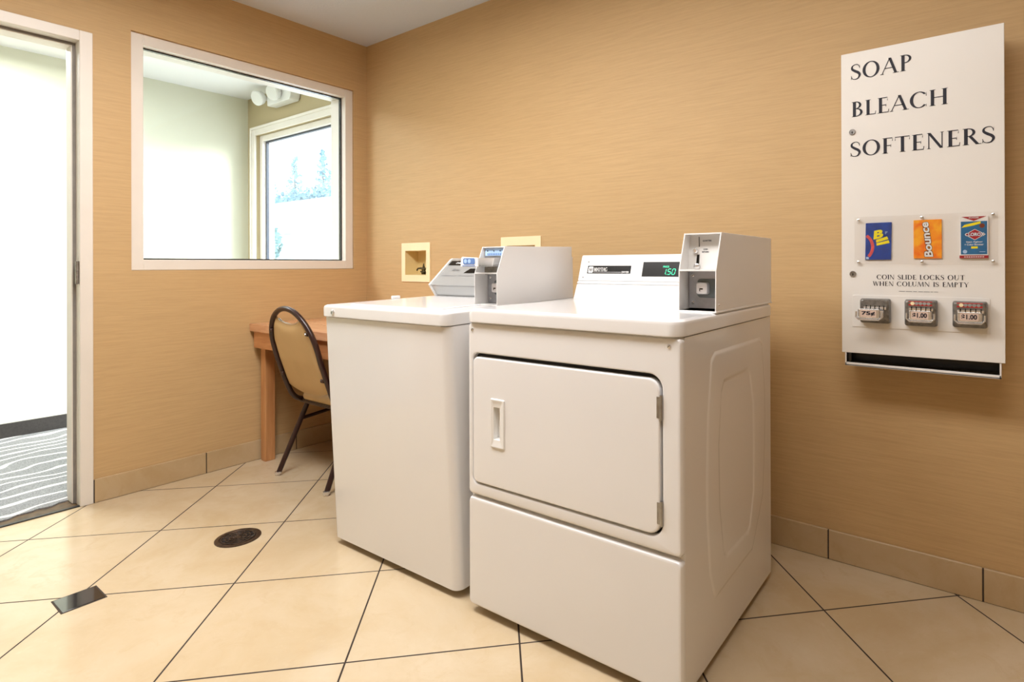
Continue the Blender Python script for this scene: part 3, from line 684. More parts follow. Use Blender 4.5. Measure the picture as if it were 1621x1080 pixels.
def lock_plate(cb, xa, xb, y, z0, z1, cx, cz, sc=1.0, body=galv):
    mb = MB(); mb.box(xa, xb, y, y + 0.002, z0, z1); lp = mb.build('lock_plate', body, cb, smooth=False)
    for q in (z1 - 0.012, z0 + 0.016): mb = MB(); screw(mb, (xa + 0.012, y, q), (0, -1, 0), 0.005); mb.build('screw', chrome, lp)
    mb = MB(); L = lambda w, h, r_, yy: [(cx + a, yy, cz + b) for a, b in rrect(-w, w, -h, h, r_, 5)]
    mb.loft([L(0.030 * sc, 0.026 * sc, 0.010, y), L(0.030 * sc, 0.026 * sc, 0.010, y - 0.004), L(0.027 * sc, 0.0235 * sc, 0.009, y - 0.006)], m=mat('slate_grey_metal', (0.16, 0.19, 0.20), 0.4, metal=0.5, var=(20, .8)) if 'slate_grey_metal' not in MATS else MATS['slate_grey_metal'])
    c2 = cx - 0.010 * sc
    L2 = lambda w, h, r_, yy: [(c2 + a, yy, cz + b) for a, b in rrect(-w, w, -h, h, r_, 5)]
    lk = mb.build('lock_housing', body, lp)
    mb = MB(); mb.loft([L2(0.0165 * sc, 0.0165 * sc, 0.006, y - 0.005), L2(0.0165 * sc, 0.0165 * sc, 0.006, y - 0.020), L2(0.0145 * sc, 0.0145 * sc, 0.005, y - 0.0225)], m=nickel)
    mb.box(c2 - 0.006, c2 + 0.004, y - 0.0232, y - 0.0226, cz - 0.003, cz + 0.0005, m=black); mb.box(c2 - 0.006, c2 - 0.004, y - 0.0232, y - 0.0226, cz - 0.008, cz, m=black)
    mb.build('lock', nickel, lk)
lock_plate(cb, 0.599, 0.699, 0.276, zt0 + 0.006, 1.0275, 0.656, 0.980)
mb = MB(); mb.box(0.5920, 0.7045, 0.214, 0.706, 0.9165, 0.9215, 0.001, 1); mb.build('coin_box_base', enamel, dryer)
mb = MB(); screw(mb, (0.703, 0.236, 0.938), (1, 0, 0), 0.003); mb.build('screw', chrome, cb)

# ================================================================== WASHING MACHINE
WX, WYy, TH = 1.2225, -0.9465, 0.020
washer = thing('washing_machine', (WX, WYy, 0.0), 'white top-loading washing machine with a coin slide box, left of the dryer', 'washing machine', (TH, 0, 0.012))
WWd, WD = 0.664, 0.655
mb = MB()
def wl_(z, d=0.0):
    f = -0.026 * (z - 0.02) / 0.84
    return [(x, y, z) for x, y in rrect(0 + d, WWd - d, f + d, WD - d, (0.014, 0.030, 0.008, 0.008), nn)]
mb.loft([wl_(0.022, 0.004), wl_(0.026), wl_(0.3), wl_(0.6), wl_(0.856), wl_(0.858, 0.003)])
mb.build('cabinet', enamel, washer, ang=30)
tw = lambda d: rrect(-0.003 + d, WWd + 0.003 - d, -0.036 + d, WD + 0.002 - d, (0.020, 0.030, 0.008, 0.008), nn)
mb = MB(); mb.loft([Pz(tw(0.006), 0.8595), Pz(tw(0.001), 0.8605), Pz(tw(0), 0.864), Pz(tw(0.0), 0.892), Pz(tw(0.002), 0.898), Pz(tw(0.008), 0.9018), Pz(tw(0.014), 0.9025)])
mb.build('top', enamel, washer, ang=30)
mb = MB(); ll = lambda d, z: [(x, y, z) for x, y in rrect(0.085 + d, 0.575 - d, 0.012 + d, 0.42 - d, 0.03, nn)]
mb.loft([ll(0, 0.9026), ll(0, 0.9045), ll(0.004, 0.9062), ll(0.012, 0.9068)])
mb.build('lid', enamel, washer, ang=30)
mb = MB(); mb.box(0.0035, 0.016, 0.262, 0.300, 0.9025, 0.9155, 0.002, 1); mb.build('lid_bumper', plastic_w, washer)
mb = MB(); mb.lathe((0.072, -0.0362, 0.877), (0, -1, 0), [(-.002, .010), (.002, .010), (.004, .0075), (.0055, .0072), (.0057, 0)], 20); mb.box(0.0715, 0.0725, -0.0428, -0.0420, 0.873, 0.881, m=black)
mb.build('lock', chrome, washer, label='round chrome lock at the corner of the top')
for u in (0.06, 0.6):
    mb = MB(); mb.cyl((u, 0.06, -0.0012), (u, 0.06, 0.010), 0.017, m=rubber); mb.cyl((u, 0.06, 0.010), (u, 0.06, 0.023), 0.008, m=steel); mb.build('foot', rubber, washer)
    mb = MB(); mb.cyl((u, 0.60, -0.0120), (u, 0.60, 0.002), 0.017, m=rubber); mb.cyl((u, 0.60, 0.002), (u, 0.60, 0.023), 0.008, m=steel); mb.build('foot', rubber, washer)
# console: white end caps and a grey glass fascia
cprof = [(0.482, 0.9028), (0.447, 0.953), (0.574, 1.061), (0.584, 1.066), (0.645, 1.066), (0.645, 0.9028)]
inner = [(0.490, 0.9028), (0.455, 0.9525), (0.577, 1.055), (0.590, 1.058), (0.64, 1.058), (0.64, 0.9028)]
mb = MB(); mb.prism(inner, 'x', 0.024, 0.645, 0.0, m=None); wc = mb.build('control_console', glass_panel, washer, ang=25, label='grey glass control console')
for a_, b_ in ((0.014, 0.024), (0.645, 0.655)): mb = MB(); mb.prism(cprof, 'x', a_, b_, 0.001, seg=1); mb.build('end_cap', plastic_w, wc, ang=25, label='white console end cap')
def wf(u, s, off=0.0012):  # s along slope 0 (low) .. 1 (top)
    y = 0.455 + (0.577 - 0.455) * s; z = 0.9525 + (1.055 - 0.9525) * s
    return Vector((u, y - off * .64, z + off * .77))
mb = MB(); mb.face([wf(0.027, .80), wf(0.545, .80), wf(0.545, .985), wf(0.027, .985)], black)
sans(mb, 'COMMERCIAL', lambda a, b: wf(0.070 + .060 * a, .85 + .07 * b, .002), 0.03, white_ink)
sans(mb, 'Maytag', lambda a, b: wf(0.080 + .045 * a + .006 * b, .53 + .13 * b, .002), 0.02, greyink)
mb.face([wf(0.042, .36), wf(0.135, .36), wf(0.135, .380), wf(0.042, .380)], greyink); mb.face([wf(0.150, .36), wf(0.24, .36), wf(0.24, .380), wf(0.150, .380)], greyink)
mb.face([wf(0.166, .48), wf(0.24, .48), wf(0.24, .66), wf(0.186, .66)], black)
mb.build('fascia_print', greyink, wc, smooth=False, recalc=False)
mb = MB()
fl = lambda s, off: (0.490 + (0.455 - 0.490) * s - off, 0.9028 + (0.9525 - 0.9028) * s)
mb.face([(0.026, *fl(.12, .001)), (0.60, *fl(.12, .001)), (0.60, *fl(.88, .001)), (0.026, *fl(.88, .001))])
mb.build('kick_strip', mat('pale_grey_strip', (0.50, 0.51, 0.51), 0.25, coat=.3, var=(4, .95)), wc, smooth=False)
# washer coin box
cx0, cx1 = 0.552, 0.660
cbw = coin_box(washer, cx0, cx1, 0.199, 0.201, 0.242, 0.632, 0.903, 1.014, 1.106, 0.27, False)
lock_plate(cbw, cx0 + 0.006, cx1 - 0.004, 0.262, 0.908, 1.010, 0.622, 0.962)
mb = MB(); mb.box(cx0 + 0.004, cx1 - 0.004, 0.250, 0.254, 1.016, 1.102); mb.build('upper_plate', galv, cbw, smooth=False)
mb = MB(); mb.face([(cx0 + 0.010, 0.2465, 1.074), (cx1 - 0.004, 0.2465, 1.074), (cx1 - 0.004, 0.2495, 1.100), (cx0 + 0.008, 0.2495, 1.100)], blueink)
for i in range(3): mb.lathe((0.573 + i * 0.030, 0.2475, 1.091), (0, -1, 0), [(0, .0022), (.0006, .0022), (.0007, 0)], 10, black)
for i in range(9): mb.face([(0.574 + i * 0.0085, 0.2448, 1.0765), (0.578 + i * 0.0085, 0.2448, 1.0765), (0.5785 + i * 0.0085, 0.2450, 1.0835), (0.5745 + i * 0.0085, 0.2450, 1.0835)], midblue)
mb.build('instruction_label', blueink, cbw, smooth=False, recalc=False, label='pale blue instruction label')
mb = MB(); sx0, sx1, sy0, sz0, sz1 = cx0 + 0.014, cx1 - 0.018, 0.130, 1.039, 1.068
mb.prism([(sx0 - .006, sz0), (sx1, sz0), (sx1, sz1), (sx0 + .002, sz1 + .004), (sx0 - .003, sz1 - .002)], 'y', sy0, sy0 + 0.006, 0.0015, m=white_ink)
mb.box(sx1 - 0.006, sx1, sy0 + 0.004, 0.25, sz0 + .001, sz1 - .001, m=chrome); mb.box(sx0, sx0 + 0.006, sy0 + 0.004, 0.25, sz0 + .001, sz1 - .006, m=chrome)
mb.box(sx0, sx1, sy0 + 0.004, 0.25, sz0 - .001, sz0 + .004, m=chrome); mb.box(sx0 + .01, sx1 - .004, 0.225, 0.25, sz0 - .03, sz0, .003, 1, m=cast)
sl = mb.build('coin_slide', chrome, cbw, label='chrome coin slide sticking out of the coin box')
mb = MB(); mb.face([(a, sy0 - 0.0008, b) for a, b in rrect(sx0 + .008, sx1 - .012, sz0 + .007, sz1 - .001, .006, 4)], midblue)
for k in (0, 1): mb.lathe((sx0 + .020 + k * .018, sy0 - .001, sz0 + .018), (0, -1, 0), [(0, .007), (.0006, .007), (.0008, 0)], 16, blueink)
mb.face([(sx0 + .004, sy0 - .0008, sz0 + .001), (sx1 - .012, sy0 - .0008, sz0 + .001), (sx1 - .012, sy0 - .0008, sz0 + .004), (sx0 + .004, sy0 - .0008, sz0 + .004)], midblue)
mb.build('slide_label', midblue, sl, smooth=False, recalc=False)

# ================================================================== DISPENSER ON THE WALL
vd = thing('laundry_supply_dispenser', (2.8408, 0, 0.714), 'white wall-mounted soap, bleach and softener dispenser with three coin slides', 'vending machine')
V0 = Vector((2.8408, 0, 0.714))
def off(mb): mb.bm.transform(Matrix.Translation(-V0)); return mb
mb = MB(); t = 0.004; bx0, bx1 = 2.850, 3.266
mb.box(bx0, bx0 + t, -0.126, -0.0005, 0.714, 1.732); mb.box(bx1 - t, bx1, -0.126, -0.0005, 0.714, 1.732)
mb.box(bx0, bx1, -0.126, -0.0005, 1.728, 1.732); mb.box(bx0, bx1, -0.006, -0.0005, 0.714, 1.732)
mb.box(bx0 + t, bx1 - t, -0.122, -0.006, 0.770, 0.774, m=dark); mb.box(bx0 + t, bx1 - t, -0.1, -0.006, 0.7145, 0.718, m=steel)
off(mb).build('body', box_w, vd, smooth=False, label='white steel box body')
mb = MB(); mb.box(bx0, bx1, -0.132, -0.09, 0.714, 0.7175); mb.box(bx0, bx1, -0.132, -0.1275, 0.714, 0.7245, 0.001, 1); mb.box(bx0, bx0 + t, -0.132, -0.09, 0.714, 0.758); mb.box(bx1 - t, bx1, -0.132, -0.09, 0.714, 0.758)
mb.box(bx0 + t, bx1 - t, -0.05, -0.044, 0.718, 0.768, m=black)
off(mb).build('tray', box_w, vd, smooth=False, label='open delivery tray at the bottom')
mb = MB(); mb.prism([(2.8408, 0.756), (3.2755, 0.760), (3.2755, 1.7362), (2.8408, 1.7362)], 'y', -0.133, -0.1265, 0.0012, seg=1); off(mb)
vdoor = mb.build('door', door_w, vd, ang=30)
def vpart(mb, name, m, par=vdoor, **k): return off(mb).build(name, m, par, **k)
yf = -0.1338
mb = MB(); serif(mb, 'SOAP', 2.870, 3.0435, 1.647, 1.697, yf); vpart(mb, 'lettering', ink, smooth=False, recalc=False, label='black serif word SOAP')
mb = MB(); serif(mb, 'BLEACH', 2.872, 3.139, 1.526, 1.5745, yf); vpart(mb, 'lettering', ink, smooth=False, recalc=False, label='black serif word BLEACH')
mb = MB(); serif(mb, 'SOFTENERS', 2.868, 3.253, 1.396, 1.4445, yf); vpart(mb, 'lettering', ink, smooth=False, recalc=False, label='black serif word SOFTENERS')
mb = MB(); serif(mb, 'COIN SLIDE LOCKS OUT', 2.9445, 3.1790, 0.9975, 1.0118, yf); serif(mb, 'WHEN COLUMN IS EMPTY', 2.9335, 3.1895, 0.9765, 0.9905, yf)
for a, b in ((3.007, 3.024), (3.026, 3.043), (3.046, 3.056), (3.060, 3.072), (3.074, 3.090), (3.092, 3.099), (3.101, 3.112)): mb.face([(a, yf, 0.9597), (b, yf, 0.9597), (b, yf, 0.9612), (a, yf, 0.9612)], greyink)
vpart(mb, 'lettering', ink, smooth=False, recalc=False, label='two lines of small black serif lettering')
for z in (1.4768, 1.0139):
    mb = MB(); mb.lathe((2.8745, -0.1330, z), (0, -1, 0), [(0, .0098), (.003, .0098), (.0045, .0085), (.0045, .0065), (.0035, .006), (.0035, 0)], 22, steel); mb.box(2.8735, 2.8755, -0.1385, -0.1362, z - .005, z + .001, m=black); mb.lathe((2.8745, -0.1365, z), (0, -1, 0), [(0, .002), (.0012, .002), (.0013, 0)], 10, black)
    vpart(mb, 'lock', None, label='round key lock on the left edge')
# raised panel around the coin mechanisms (top and left edges show)
mb = MB(); mb.prism(rrect(2.8735, 3.2405, 0.842, 0.9455, (.001, .001, .006, .006), 4), 'y', -0.1352, -0.1330, 0.0006, seg=1); vpart(mb, 'mechanism_panel', door_w, ang=30)
# acrylic cover
mb = MB(); mb.prism([(2.8815, 1.046), (3.2595, 1.0415), (3.2595, 1.196), (2.8815, 1.1975)], 'y', -0.1420, -0.1405, 0.0004, seg=1); vpart(mb, 'acrylic_cover', acryl_m, smooth=False, label='clear acrylic window over the sample packets')
for x in (2.893, 3.0705, 3.2475):
    for z in (1.1877, 1.052):
        mb = MB(); mb.cyl((x, -0.133, z), (x, -0.142, z), 0.0028, n=10); screw(mb, (x, -0.142, z), (0, -1, 0), 0.0046); vpart(mb, 'screw', chrome)
# coin mechanisms
def coin_mech(xc, z0, z1, wid, price, pulled=False):
    mb = MB(); h = z1 - z0
    Lp = lambda w, a, b, rr, y: [(xc + q, y, z) for q, z in rrect(-w, w, a, b, rr, 5)]
    yb = -0.1352
    mb.loft([Lp(wid / 2 - .002, z0 + .002, z1, .004, yb), Lp(wid / 2, z0, z1, .005, yb - .004), Lp(wid / 2, z0, z1 - .001, .007, yb - .018), Lp(wid / 2 - .003, z0 + .010, z1 - .003, .007, yb - .027), Lp(wid / 2 - .009, z0 + .018, z1 - .006, .006, yb - .030)])
    body = vpart(mb, 'coin_mechanism', cast, vdoor, ang=40, label='grey cast coin mechanism')
    yy = yb - .0306
    mb = MB()
    if not pulled: mb.face([(xc - .031, yy + .0005, z1 - .017), (xc + .031, yy + .0005, z1 - .017), (xc + .031, yy + .0008, z1 - .0035), (xc - .031, yy + .0008, z1 - .0035)], red)
    else: mb.face([(xc - .031, yy + .0005, z1 - .017), (xc + .031, yy + .0005, z1 - .017), (xc + .031, yy + .0008, z1 - .0035), (xc - .031, yy + .0008, z1 - .0035)], cast)
    if not pulled:
        for k in range(5):
            mb.lathe((xc - .0205 + k * .0105, yy, z1 - .0103), (0, -1, 0), [(0, .0047 if k else .0055), (.0006, .0047 if k else .0055), (.0008, 0)], 16, galv if k else cream)
    vpart(mb, 'coin_label', None, body, smooth=False, label='red coin guide strip' if not pulled else 'blank grey strip')
    mb = MB(); mb.box(xc - .030, xc + .034, yy - .004, yy + .002, z1 - .033, z1 - .024, .001, 1, m=chrome)
    for k in range(5): mb.box(xc - .024 + k * .0125, xc - .0215 + k * .0125, yy - .0046, yy + .001, z1 - .0335, z1 - .0205, m=black)
    # slide
    dy_ = -.034 if pulled else 0.0
    zc = z0 + h * .42
    xs_ = -.010 if pulled else 0
    mb.box(xc - .031 + xs_, xc + .031 + xs_, yy - .006 + dy_, yy + .002 + dy_, zc - .0165, zc + .0155, .005, 2, m=chrome)
    mb.tube([(xc - .036 + xs_, yy - .003 + dy_, zc + .006), (xc - .036 + xs_, yy - .006 + dy_, zc - .010), (xc - .028 + xs_, yy - .008 + dy_, zc - .018), (xc + .028 + xs_, yy - .008 + dy_, zc - .018), (xc + .036 + xs_, yy - .006 + dy_, zc - .010), (xc + .036 + xs_, yy - .003 + dy_, zc + .006)], .0028, 8, chrome)
    if pulled: mb.box(xc - .020, xc + .030, yy - .034, yy + .004, zc - .012, zc + .010, .001, 1, m=chrome)
    slide = vpart(mb, 'coin_slide', None, body, label='chrome coin slide pulled out' if pulled else 'chrome coin slide pushed in')
    mb = MB(); yq = yy - .0066 + dy_
    m1 = MATS['price_card'] if 'price_card' in MATS else mat('price_card', srgb(214, 190, 176), 0.5, var=(40, .9))
    mb.face([(xc + a + xs_, yq, zc + b) for a, b in rrect(-.0235, .0215, -.0105, .0115, .003, 4)], m1)
    sans(mb, price, lambda a, b: Vector((xc - .020 + .038 * a + xs_, yq - .0006, zc - .0065 + .0145 * b)), 0.035, ink)
    vpart(mb, 'price_label', None, body, smooth=False, recalc=False, label='small card reading ' + price)
coin_mech(2.9420, 0.859, 0.936, 0.086, '75¢', True)
coin_mech(3.0675, 0.8565, 0.9360, 0.086, '$1.00')
coin_mech(3.1915, 0.8590, 0.9355, 0.085, '$1.00')

# sample packets behind the acrylic: things of their own
def packet(name, label, x0, x1, z0, z1, m, th=0.0045, lean=0.0, body=None):
    t_ = thing(name, ((x0 + x1) / 2, -0.1335, z0), label, 'packet')
    C_ = Vector(((x0 + x1) / 2, -0.1335, z0))
    mb = MB(); mb.prism([(p[0] + lean * (p[1] - z0) / (z1 - z0), p[1]) for p in rrect(x0, x1, z0, z1, 0.0015, 2)], 'y', -0.1335 - th, -0.1335, 0.0005, seg=1)
    mb.bm.transform(Matrix.Translation(-C_)); o = mb.build('packet_body', m, t_, ang=30)
    return t_, C_, -0.1335 - th - 0.0004
def pp(mb, C_, t_, name, m=None, **k): mb.bm.transform(Matrix.Translation(-C_)); return mb.build(name, m, t_, smooth=False, recalc=False, **k)
t_, C_, yq = packet('detergent_packet', 'blue packet with yellow letters, leftmost under the clear acrylic window', 2.912, 2.986, 1.0595, 1.1775, blue, lean=0.002)
mb = MB()
def rot2(cx, cz, ang): 
    ca, sa = cos(math.radians(ang)), sin(math.radians(ang)); return lambda x, z, yy=yq - .0003: Vector((cx + x * ca - z * sa, yy, cz + x * sa + z * ca))
R1 = rot2(2.9560, 1.132, 12)
sans(mb, 'B', lambda a, b: R1(-.013 + .026 * b * 0 + .028 * a - .008 * (1 - b), -.004 + .027 * b), .05, yellow)
R2 = rot2(2.962, 1.1175, 12)
mb.face([R2(-.019, -.0095), R2(.019, -.0095), R2(.018, .000), R2(-.018, -.002)], yellow); mb.face([R2(-.018, .000), R2(.018, .003), R2(.016, .0125), R2(-.017, .009)], yellow)
pr = [(2.9165, 1.137), (2.926, 1.127), (2.9325, 1.112), (2.934, 1.096), (2.929, 1.080), (2.922, 1.0705)]
cc_ = catmull([(a, yq - .0003, b) for a, b in pr], 6)
for a, b in zip(cc_, cc_[1:]):
    d = (b - a).normalized(); n2 = Vector((-d.z, 0, d.x)) * .0045; mb.face([a - n2, b - n2, b + n2, a + n2], salmon)
mb.face([(2.9145, yq, 1.0615), (2.9225, yq, 1.0615), (2.9225, yq, 1.069), (2.9145, yq, 1.069)], blueink)
for k in range(4): mb.face([(2.970 + k * .0018, yq - .0003, 1.140 + k * .002), (2.971 + k * .0018, yq - .0003, 1.140 + k * .002), (2.971 + k * .0018, yq - .0003, 1.149), (2.970 + k * .0018, yq - .0003, 1.149)], blueink)
pp(mb, C_, t_, 'printing')
t_, C_, yq = packet('dryer_sheet_packet', 'orange packet with upright white lettering, middle one under the acrylic window', 3.048, 3.122, 1.0625, 1.1805, orange)
mb = MB()
bm_ = lambda y_: (lambda a, b: Vector((3.0645 + .0225 * (1 - b) * 1.0 + .013 * (1 - a), y_, 1.0675 + .106 * a)))
for ox, oz in ((.0011, 0), (-.0011, 0), (0, .0011), (0, -.0011), (.0008, .0008), (-.0008, -.0008), (.0008, -.0008), (-.0008, .0008)):
    sans(mb, 'Bounce', (lambda ox, oz: lambda a, b: bm_(yq - .0002)(a, b) + Vector((ox, 0, oz)))(ox, oz), .05, brown_ink)
sans(mb, 'Bounce', bm_(yq - .0006), .03, white_ink)
pp(mb, C_, t_, 'printing')
t_, C_, yq = packet('bleach_packet', 'blue and white packet with red diamond badge, rightmost under the acrylic window', 3.1665, 3.2365, 1.062, 1.1845, white_ink, 0.006)
mb = MB()
F_ = lambda pts, m, k=0: mb.face([(a, yq - .0003 * k, b) for a, b in pts], m)
F_([(3.1665, 1.062), (3.2365, 1.062), (3.2365, 1.0705), (3.1665, 1.0705)], maroon)
F_([(3.1710, 1.1842), (3.2320, 1.1842), (3.2015, 1.1715)], maroon, 1)
F_([(3.1700, 1.0735), (3.2335, 1.0735), (3.2335, 1.1700), (3.1700, 1.1700)], teal, 1)
F_([(3.1715, 1.152), (3.2000, 1.1575), (3.2180, 1.163), (3.2180, 1.1695), (3.2030, 1.1665), (3.1790, 1.1605)], yellow, 2)
F_([(3.1790, 1.1315), (3.2040, 1.1475), (3.2300, 1.1315), (3.2040, 1.1150)], white_ink, 2)
F_([(3.1815, 1.1315), (3.2040, 1.1460), (3.2275, 1.1315), (3.2040, 1.1165)], maroon, 3)
sans(mb, 'CLOROX', lambda a, b: Vector((3.1800 + .0475 * a, yq - .0014, 1.1265 + .0105 * b)), .06, teal)
sans(mb, 'CLOROX', lambda a, b: Vector((3.1805 + .0465 * a, yq - .0018, 1.1270 + .0095 * b)), .02, white_ink)
sans(mb, 'Stain Fighter', lambda a, b: Vector((3.183 + .040 * a, yq - .0009, 1.1065 + .0055 * b)), .01, white_ink)
sans(mb, '+ Color Booster', lambda a, b: Vector((3.179 + .046 * a, yq - .0009, 1.0995 + .0055 * b)), .01, white_ink)
sans(mb, 'POWDER', lambda a, b: Vector((3.190 + .024 * a, yq - .0009, 1.1785 + .0040 * b)), .01, white_ink)
F_([(3.195, 1.0905), (3.211, 1.0905), (3.211, 1.0965), (3.195, 1.0965)], yellow, 2)
mb.lathe((3.2215, yq - .0005, 1.1565), (0, -1, 0), [(0, .0065), (.0002, .0065), (.0003, 0)], 18, brown_ink)
mb.lathe((3.180, yq - .0005, 1.0815), (0, -1, 0), [(0, .0055), (.0002, .0055), (.0003, 0)], 18, blueink)
F_([(3.215, 1.080), (3.229, 1.080), (3.229, 1.0815), (3.215, 1.0815)], blueink, 2)
for k in range(9): F_([(3.178 + k * .0055, 1.0648), (3.182 + k * .0055, 1.0648), (3.182 + k * .0055, 1.0672), (3.178 + k * .0055, 1.0672)], white_ink, 1)
pp(mb, C_, t_, 'printing')

# ================================================================== WALL OUTLET BOXES
def outlet(x0, x1, z0, z1, ix0, ix1, iz0, iz1, label, valves):
    t_ = thing('laundry_outlet_box', ((x0 + x1) / 2, 0, z0), label, 'outlet box'); C_ = Vector(((x0 + x1) / 2, 0, z0))
    mb = MB(); mb.plate(rrect(x0, x1, z0, z1, .003, 4), rrect(ix0, ix1, iz0, iz1, .003, 4), -0.006, -0.0005)
    mb.bm.transform(Matrix.Translation(-C_)); mb.build('faceplate', cream, t_, ang=30)
    mb = MB(); q = lambda y, d: [(x, y, z) for x, z in rrect(ix0 + d, ix1 - d, iz0 + d, iz1 - d, .003, 4)]
    return t_, C_, q
# the boxes are let into the wall: cut real openings in wall_back
bx = [(0.3585, 0.6163, 0.9500, 1.1790, 0.3926, 0.5835, 0.9895, 1.1330), (1.1760, 1.4432, 0.9500, 1.1900, 1.2157, 1.4067, 0.9895, 1.1450)]
wb = bpy.data.objects['wall_back']; bm = bmesh.new()
xs_ = sorted({-WT, RX} | {v for b in bx for v in (b[4], b[5])}); zs_ = sorted({0.0, H} | {v for b in bx for v in (b[6], b[7])})
for i in range(len(xs_) - 1):
    for j in range(len(zs_) - 1):
        cxm, czm = (xs_[i] + xs_[i + 1]) / 2, (zs_[j] + zs_[j + 1]) / 2
        if any(b[4] < cxm < b[5] and b[6] < czm < b[7] for b in bx): continue
        bm.faces.new([bm.verts.new(p) for p in ((xs_[i], 0, zs_[j]), (xs_[i + 1], 0, zs_[j]), (xs_[i + 1], 0, zs_[j + 1]), (xs_[i], 0, zs_[j + 1]))])
bm.faces.new([bm.verts.new(p) for p in ((-WT, .16, 0), (-WT, .16, H), (RX, .16, H), (RX, .16, 0))])
bmesh.ops.remove_doubles(bm, verts=bm.verts[:], dist=1e-5); bm.to_mesh(wb.data); bm.free()
labs = ['cream recessed outlet box with brass valves on the wall behind the washer', 'cream recessed outlet box mostly hidden behind the washer coin box']
for k, (x0, x1, z0, z1, ix0, ix1, iz0, iz1) in enumerate(bx):
    t_ = thing('laundry_outlet_box', ((x0 + x1) / 2, 0, z0), labs[k], 'outlet box'); C_ = Vector(((x0 + x1) / 2, 0, z0))
    T_ = Matrix.Translation(-C_)
    mb = MB(); mb.plate(rrect(x0, x1, z0, z1, .003, 4), rrect(ix0, ix1, iz0, iz1, .002, 4), -0.005, 0.0); mb.bm.transform(T_); mb.build('faceplate', cream, t_, ang=30)
    mb = MB(); q = lambda y, d: [(x, y, z) for x, z in rrect(ix0 + d, ix1 - d, iz0 + d, iz1 - d, .002, 4)]
    mb.loft([q(-0.004, 0.0), q(0.085, 0.004)], None, False, True)
    mb.box(ix0 + .03, ix1 - .05, .081, .084, iz1 - .028, iz1 - .024); mb.box(ix0 + .03, ix1 - .05, .081, .084, iz0 + .060, iz0 + .063)
    mb.bm.transform(T_); mb.build('recess', mat('cream_recess_%s' % ('a' if k else 'b'), srgb(226, 205, 150), 0.5, var=(6, .94)), t_, ang=30)
    for vx in ((ix0 + ix1) / 2 + .012, ix1 - .022):
        mb = MB(); zb = iz0 + .004
        mb.lathe((vx, .045, zb), (0, 0, 1), [(0, .013), (.012, .014), (.013, .010), (.022, .010), (.030, .014), (.038, .012), (.040, .007), (.050, .006), (.052, .004), (.062, .004), (.064, 0)], 16)
        mb.tube([(vx, .045, zb + .034), (vx - .012, .03, zb + .036), (vx - .022, .02, zb + .034), (vx - .028, .018, zb + .022)], [.007, .006, .005, .004], 8)
        mb.tube([(vx - .02, .04, zb + .016), (vx + .02, .04, zb + .016)], .005, 8)
        mb.bm.transform(T_); mb.build('valve', brass, t_)

# ================================================================== TABLE
tx0, tx1, ty0, ty1, tz = 0.004, 1.10, -0.7085, -0.015, 0.7385
tb = thing('work_table', (tx0, ty0, 0), 'honey-coloured wooden table in the room corner, behind the chair', 'table')
tb['label'] = 'honey-coloured wooden table in the room corner, behind the chair'
T_ = Matrix.Translation(-Vector((tx0, ty0, 0)))
mb = MB(); mb.box(tx0, tx1, ty0, ty1, tz - 0.042, tz, 0.004, 2); mb.bm.transform(T_); mb.build('tabletop', wood_top, tb)
mb = MB(); mb.box(tx0 + .022, tx1 - .022, ty0 + .014, ty0 + .032, 0.610, tz - .042); mb.box(tx0 + .022, tx1 - .022, ty1 - .032, ty1 - .014, 0.610, tz - .042)
mb.box(tx0 + .022, tx0 + .040, ty0 + .032, ty1 - .032, 0.610, tz - .042); mb.box(tx1 - .040, tx1 - .022, ty0 + .032, ty1 - .032, 0.610, tz - .042)
mb.bm.transform(T_); mb.build('apron', wood_ap, tb, smooth=False)
for lx in (0.034, tx1 - 0.086):
    for ly in (-0.664, ty1 - 0.10):
        mb = MB(); mb.box(lx, lx + .048, ly, ly + .052, 0.0, 0.612, 0.002, 1); mb.bm.transform(T_); mb.build('leg', wood_leg, tb)

# ================================================================== CHAIR
ch = thing('banquet_chair', (0.556, -0.50, 0), 'tan vinyl banquet chair with dark brown metal hoop frame, pushed up to the table', 'chair')
CO = Vector((0.556, -0.50, 0))
def cpt(x, y, z): return Vector((x, y, z)) - CO
YZ = [(0.36, -0.655), (0.42, -0.676), (0.50, -0.704), (0.60, -0.737), (0.70, -0.764), (0.80, -0.788), (0.90, -0.808)]
def by(z):
    for (a, ya), (b, yb_) in zip(YZ, YZ[1:]):
        if z <= b: return ya + (yb_ - ya) * (z - a) / (b - a)
    return YZ[-1][1]
XC = 0.556; ZT, ZA = 0.846, 0.650
def hw(z, base=0.197):
    b = base if z > .5 else base - (0.5 - z) * 0.05
    return b if z < ZA else b * sqrt(max(0, 1 - ((z - ZA) / (ZT - ZA)) ** 2))
pts = [cpt(XC - .19, -0.50, 0.372), cpt(XC - .19, -0.58, 0.366), cpt(XC - .19, -0.635, 0.374), cpt(XC - .19, -0.664, 0.40)]
for z in (0.44, 0.5, 0.55, 0.6, 0.65): pts.append(cpt(XC - hw(z), by(z), z))
for k in range(1, 18):
    a = pi - pi * k / 18; z = ZA + (ZT - ZA) * sin(a); pts.append(cpt(XC + .197 * cos(a), by(z), z))
for z in (0.65, 0.6, 0.55, 0.5, 0.44): pts.append(cpt(XC + hw(z), by(z), z))
pts += [cpt(XC + .19, -0.664, 0.40), cpt(XC + .19, -0.635, 0.374), cpt(XC + .19, -0.58, 0.366), cpt(XC + .19, -0.50, 0.372)]
mb = MB(); mb.tube(catmull(pts, 3), 0.0125, 12); mb.build('back_frame', frame_br, ch, ang=60)
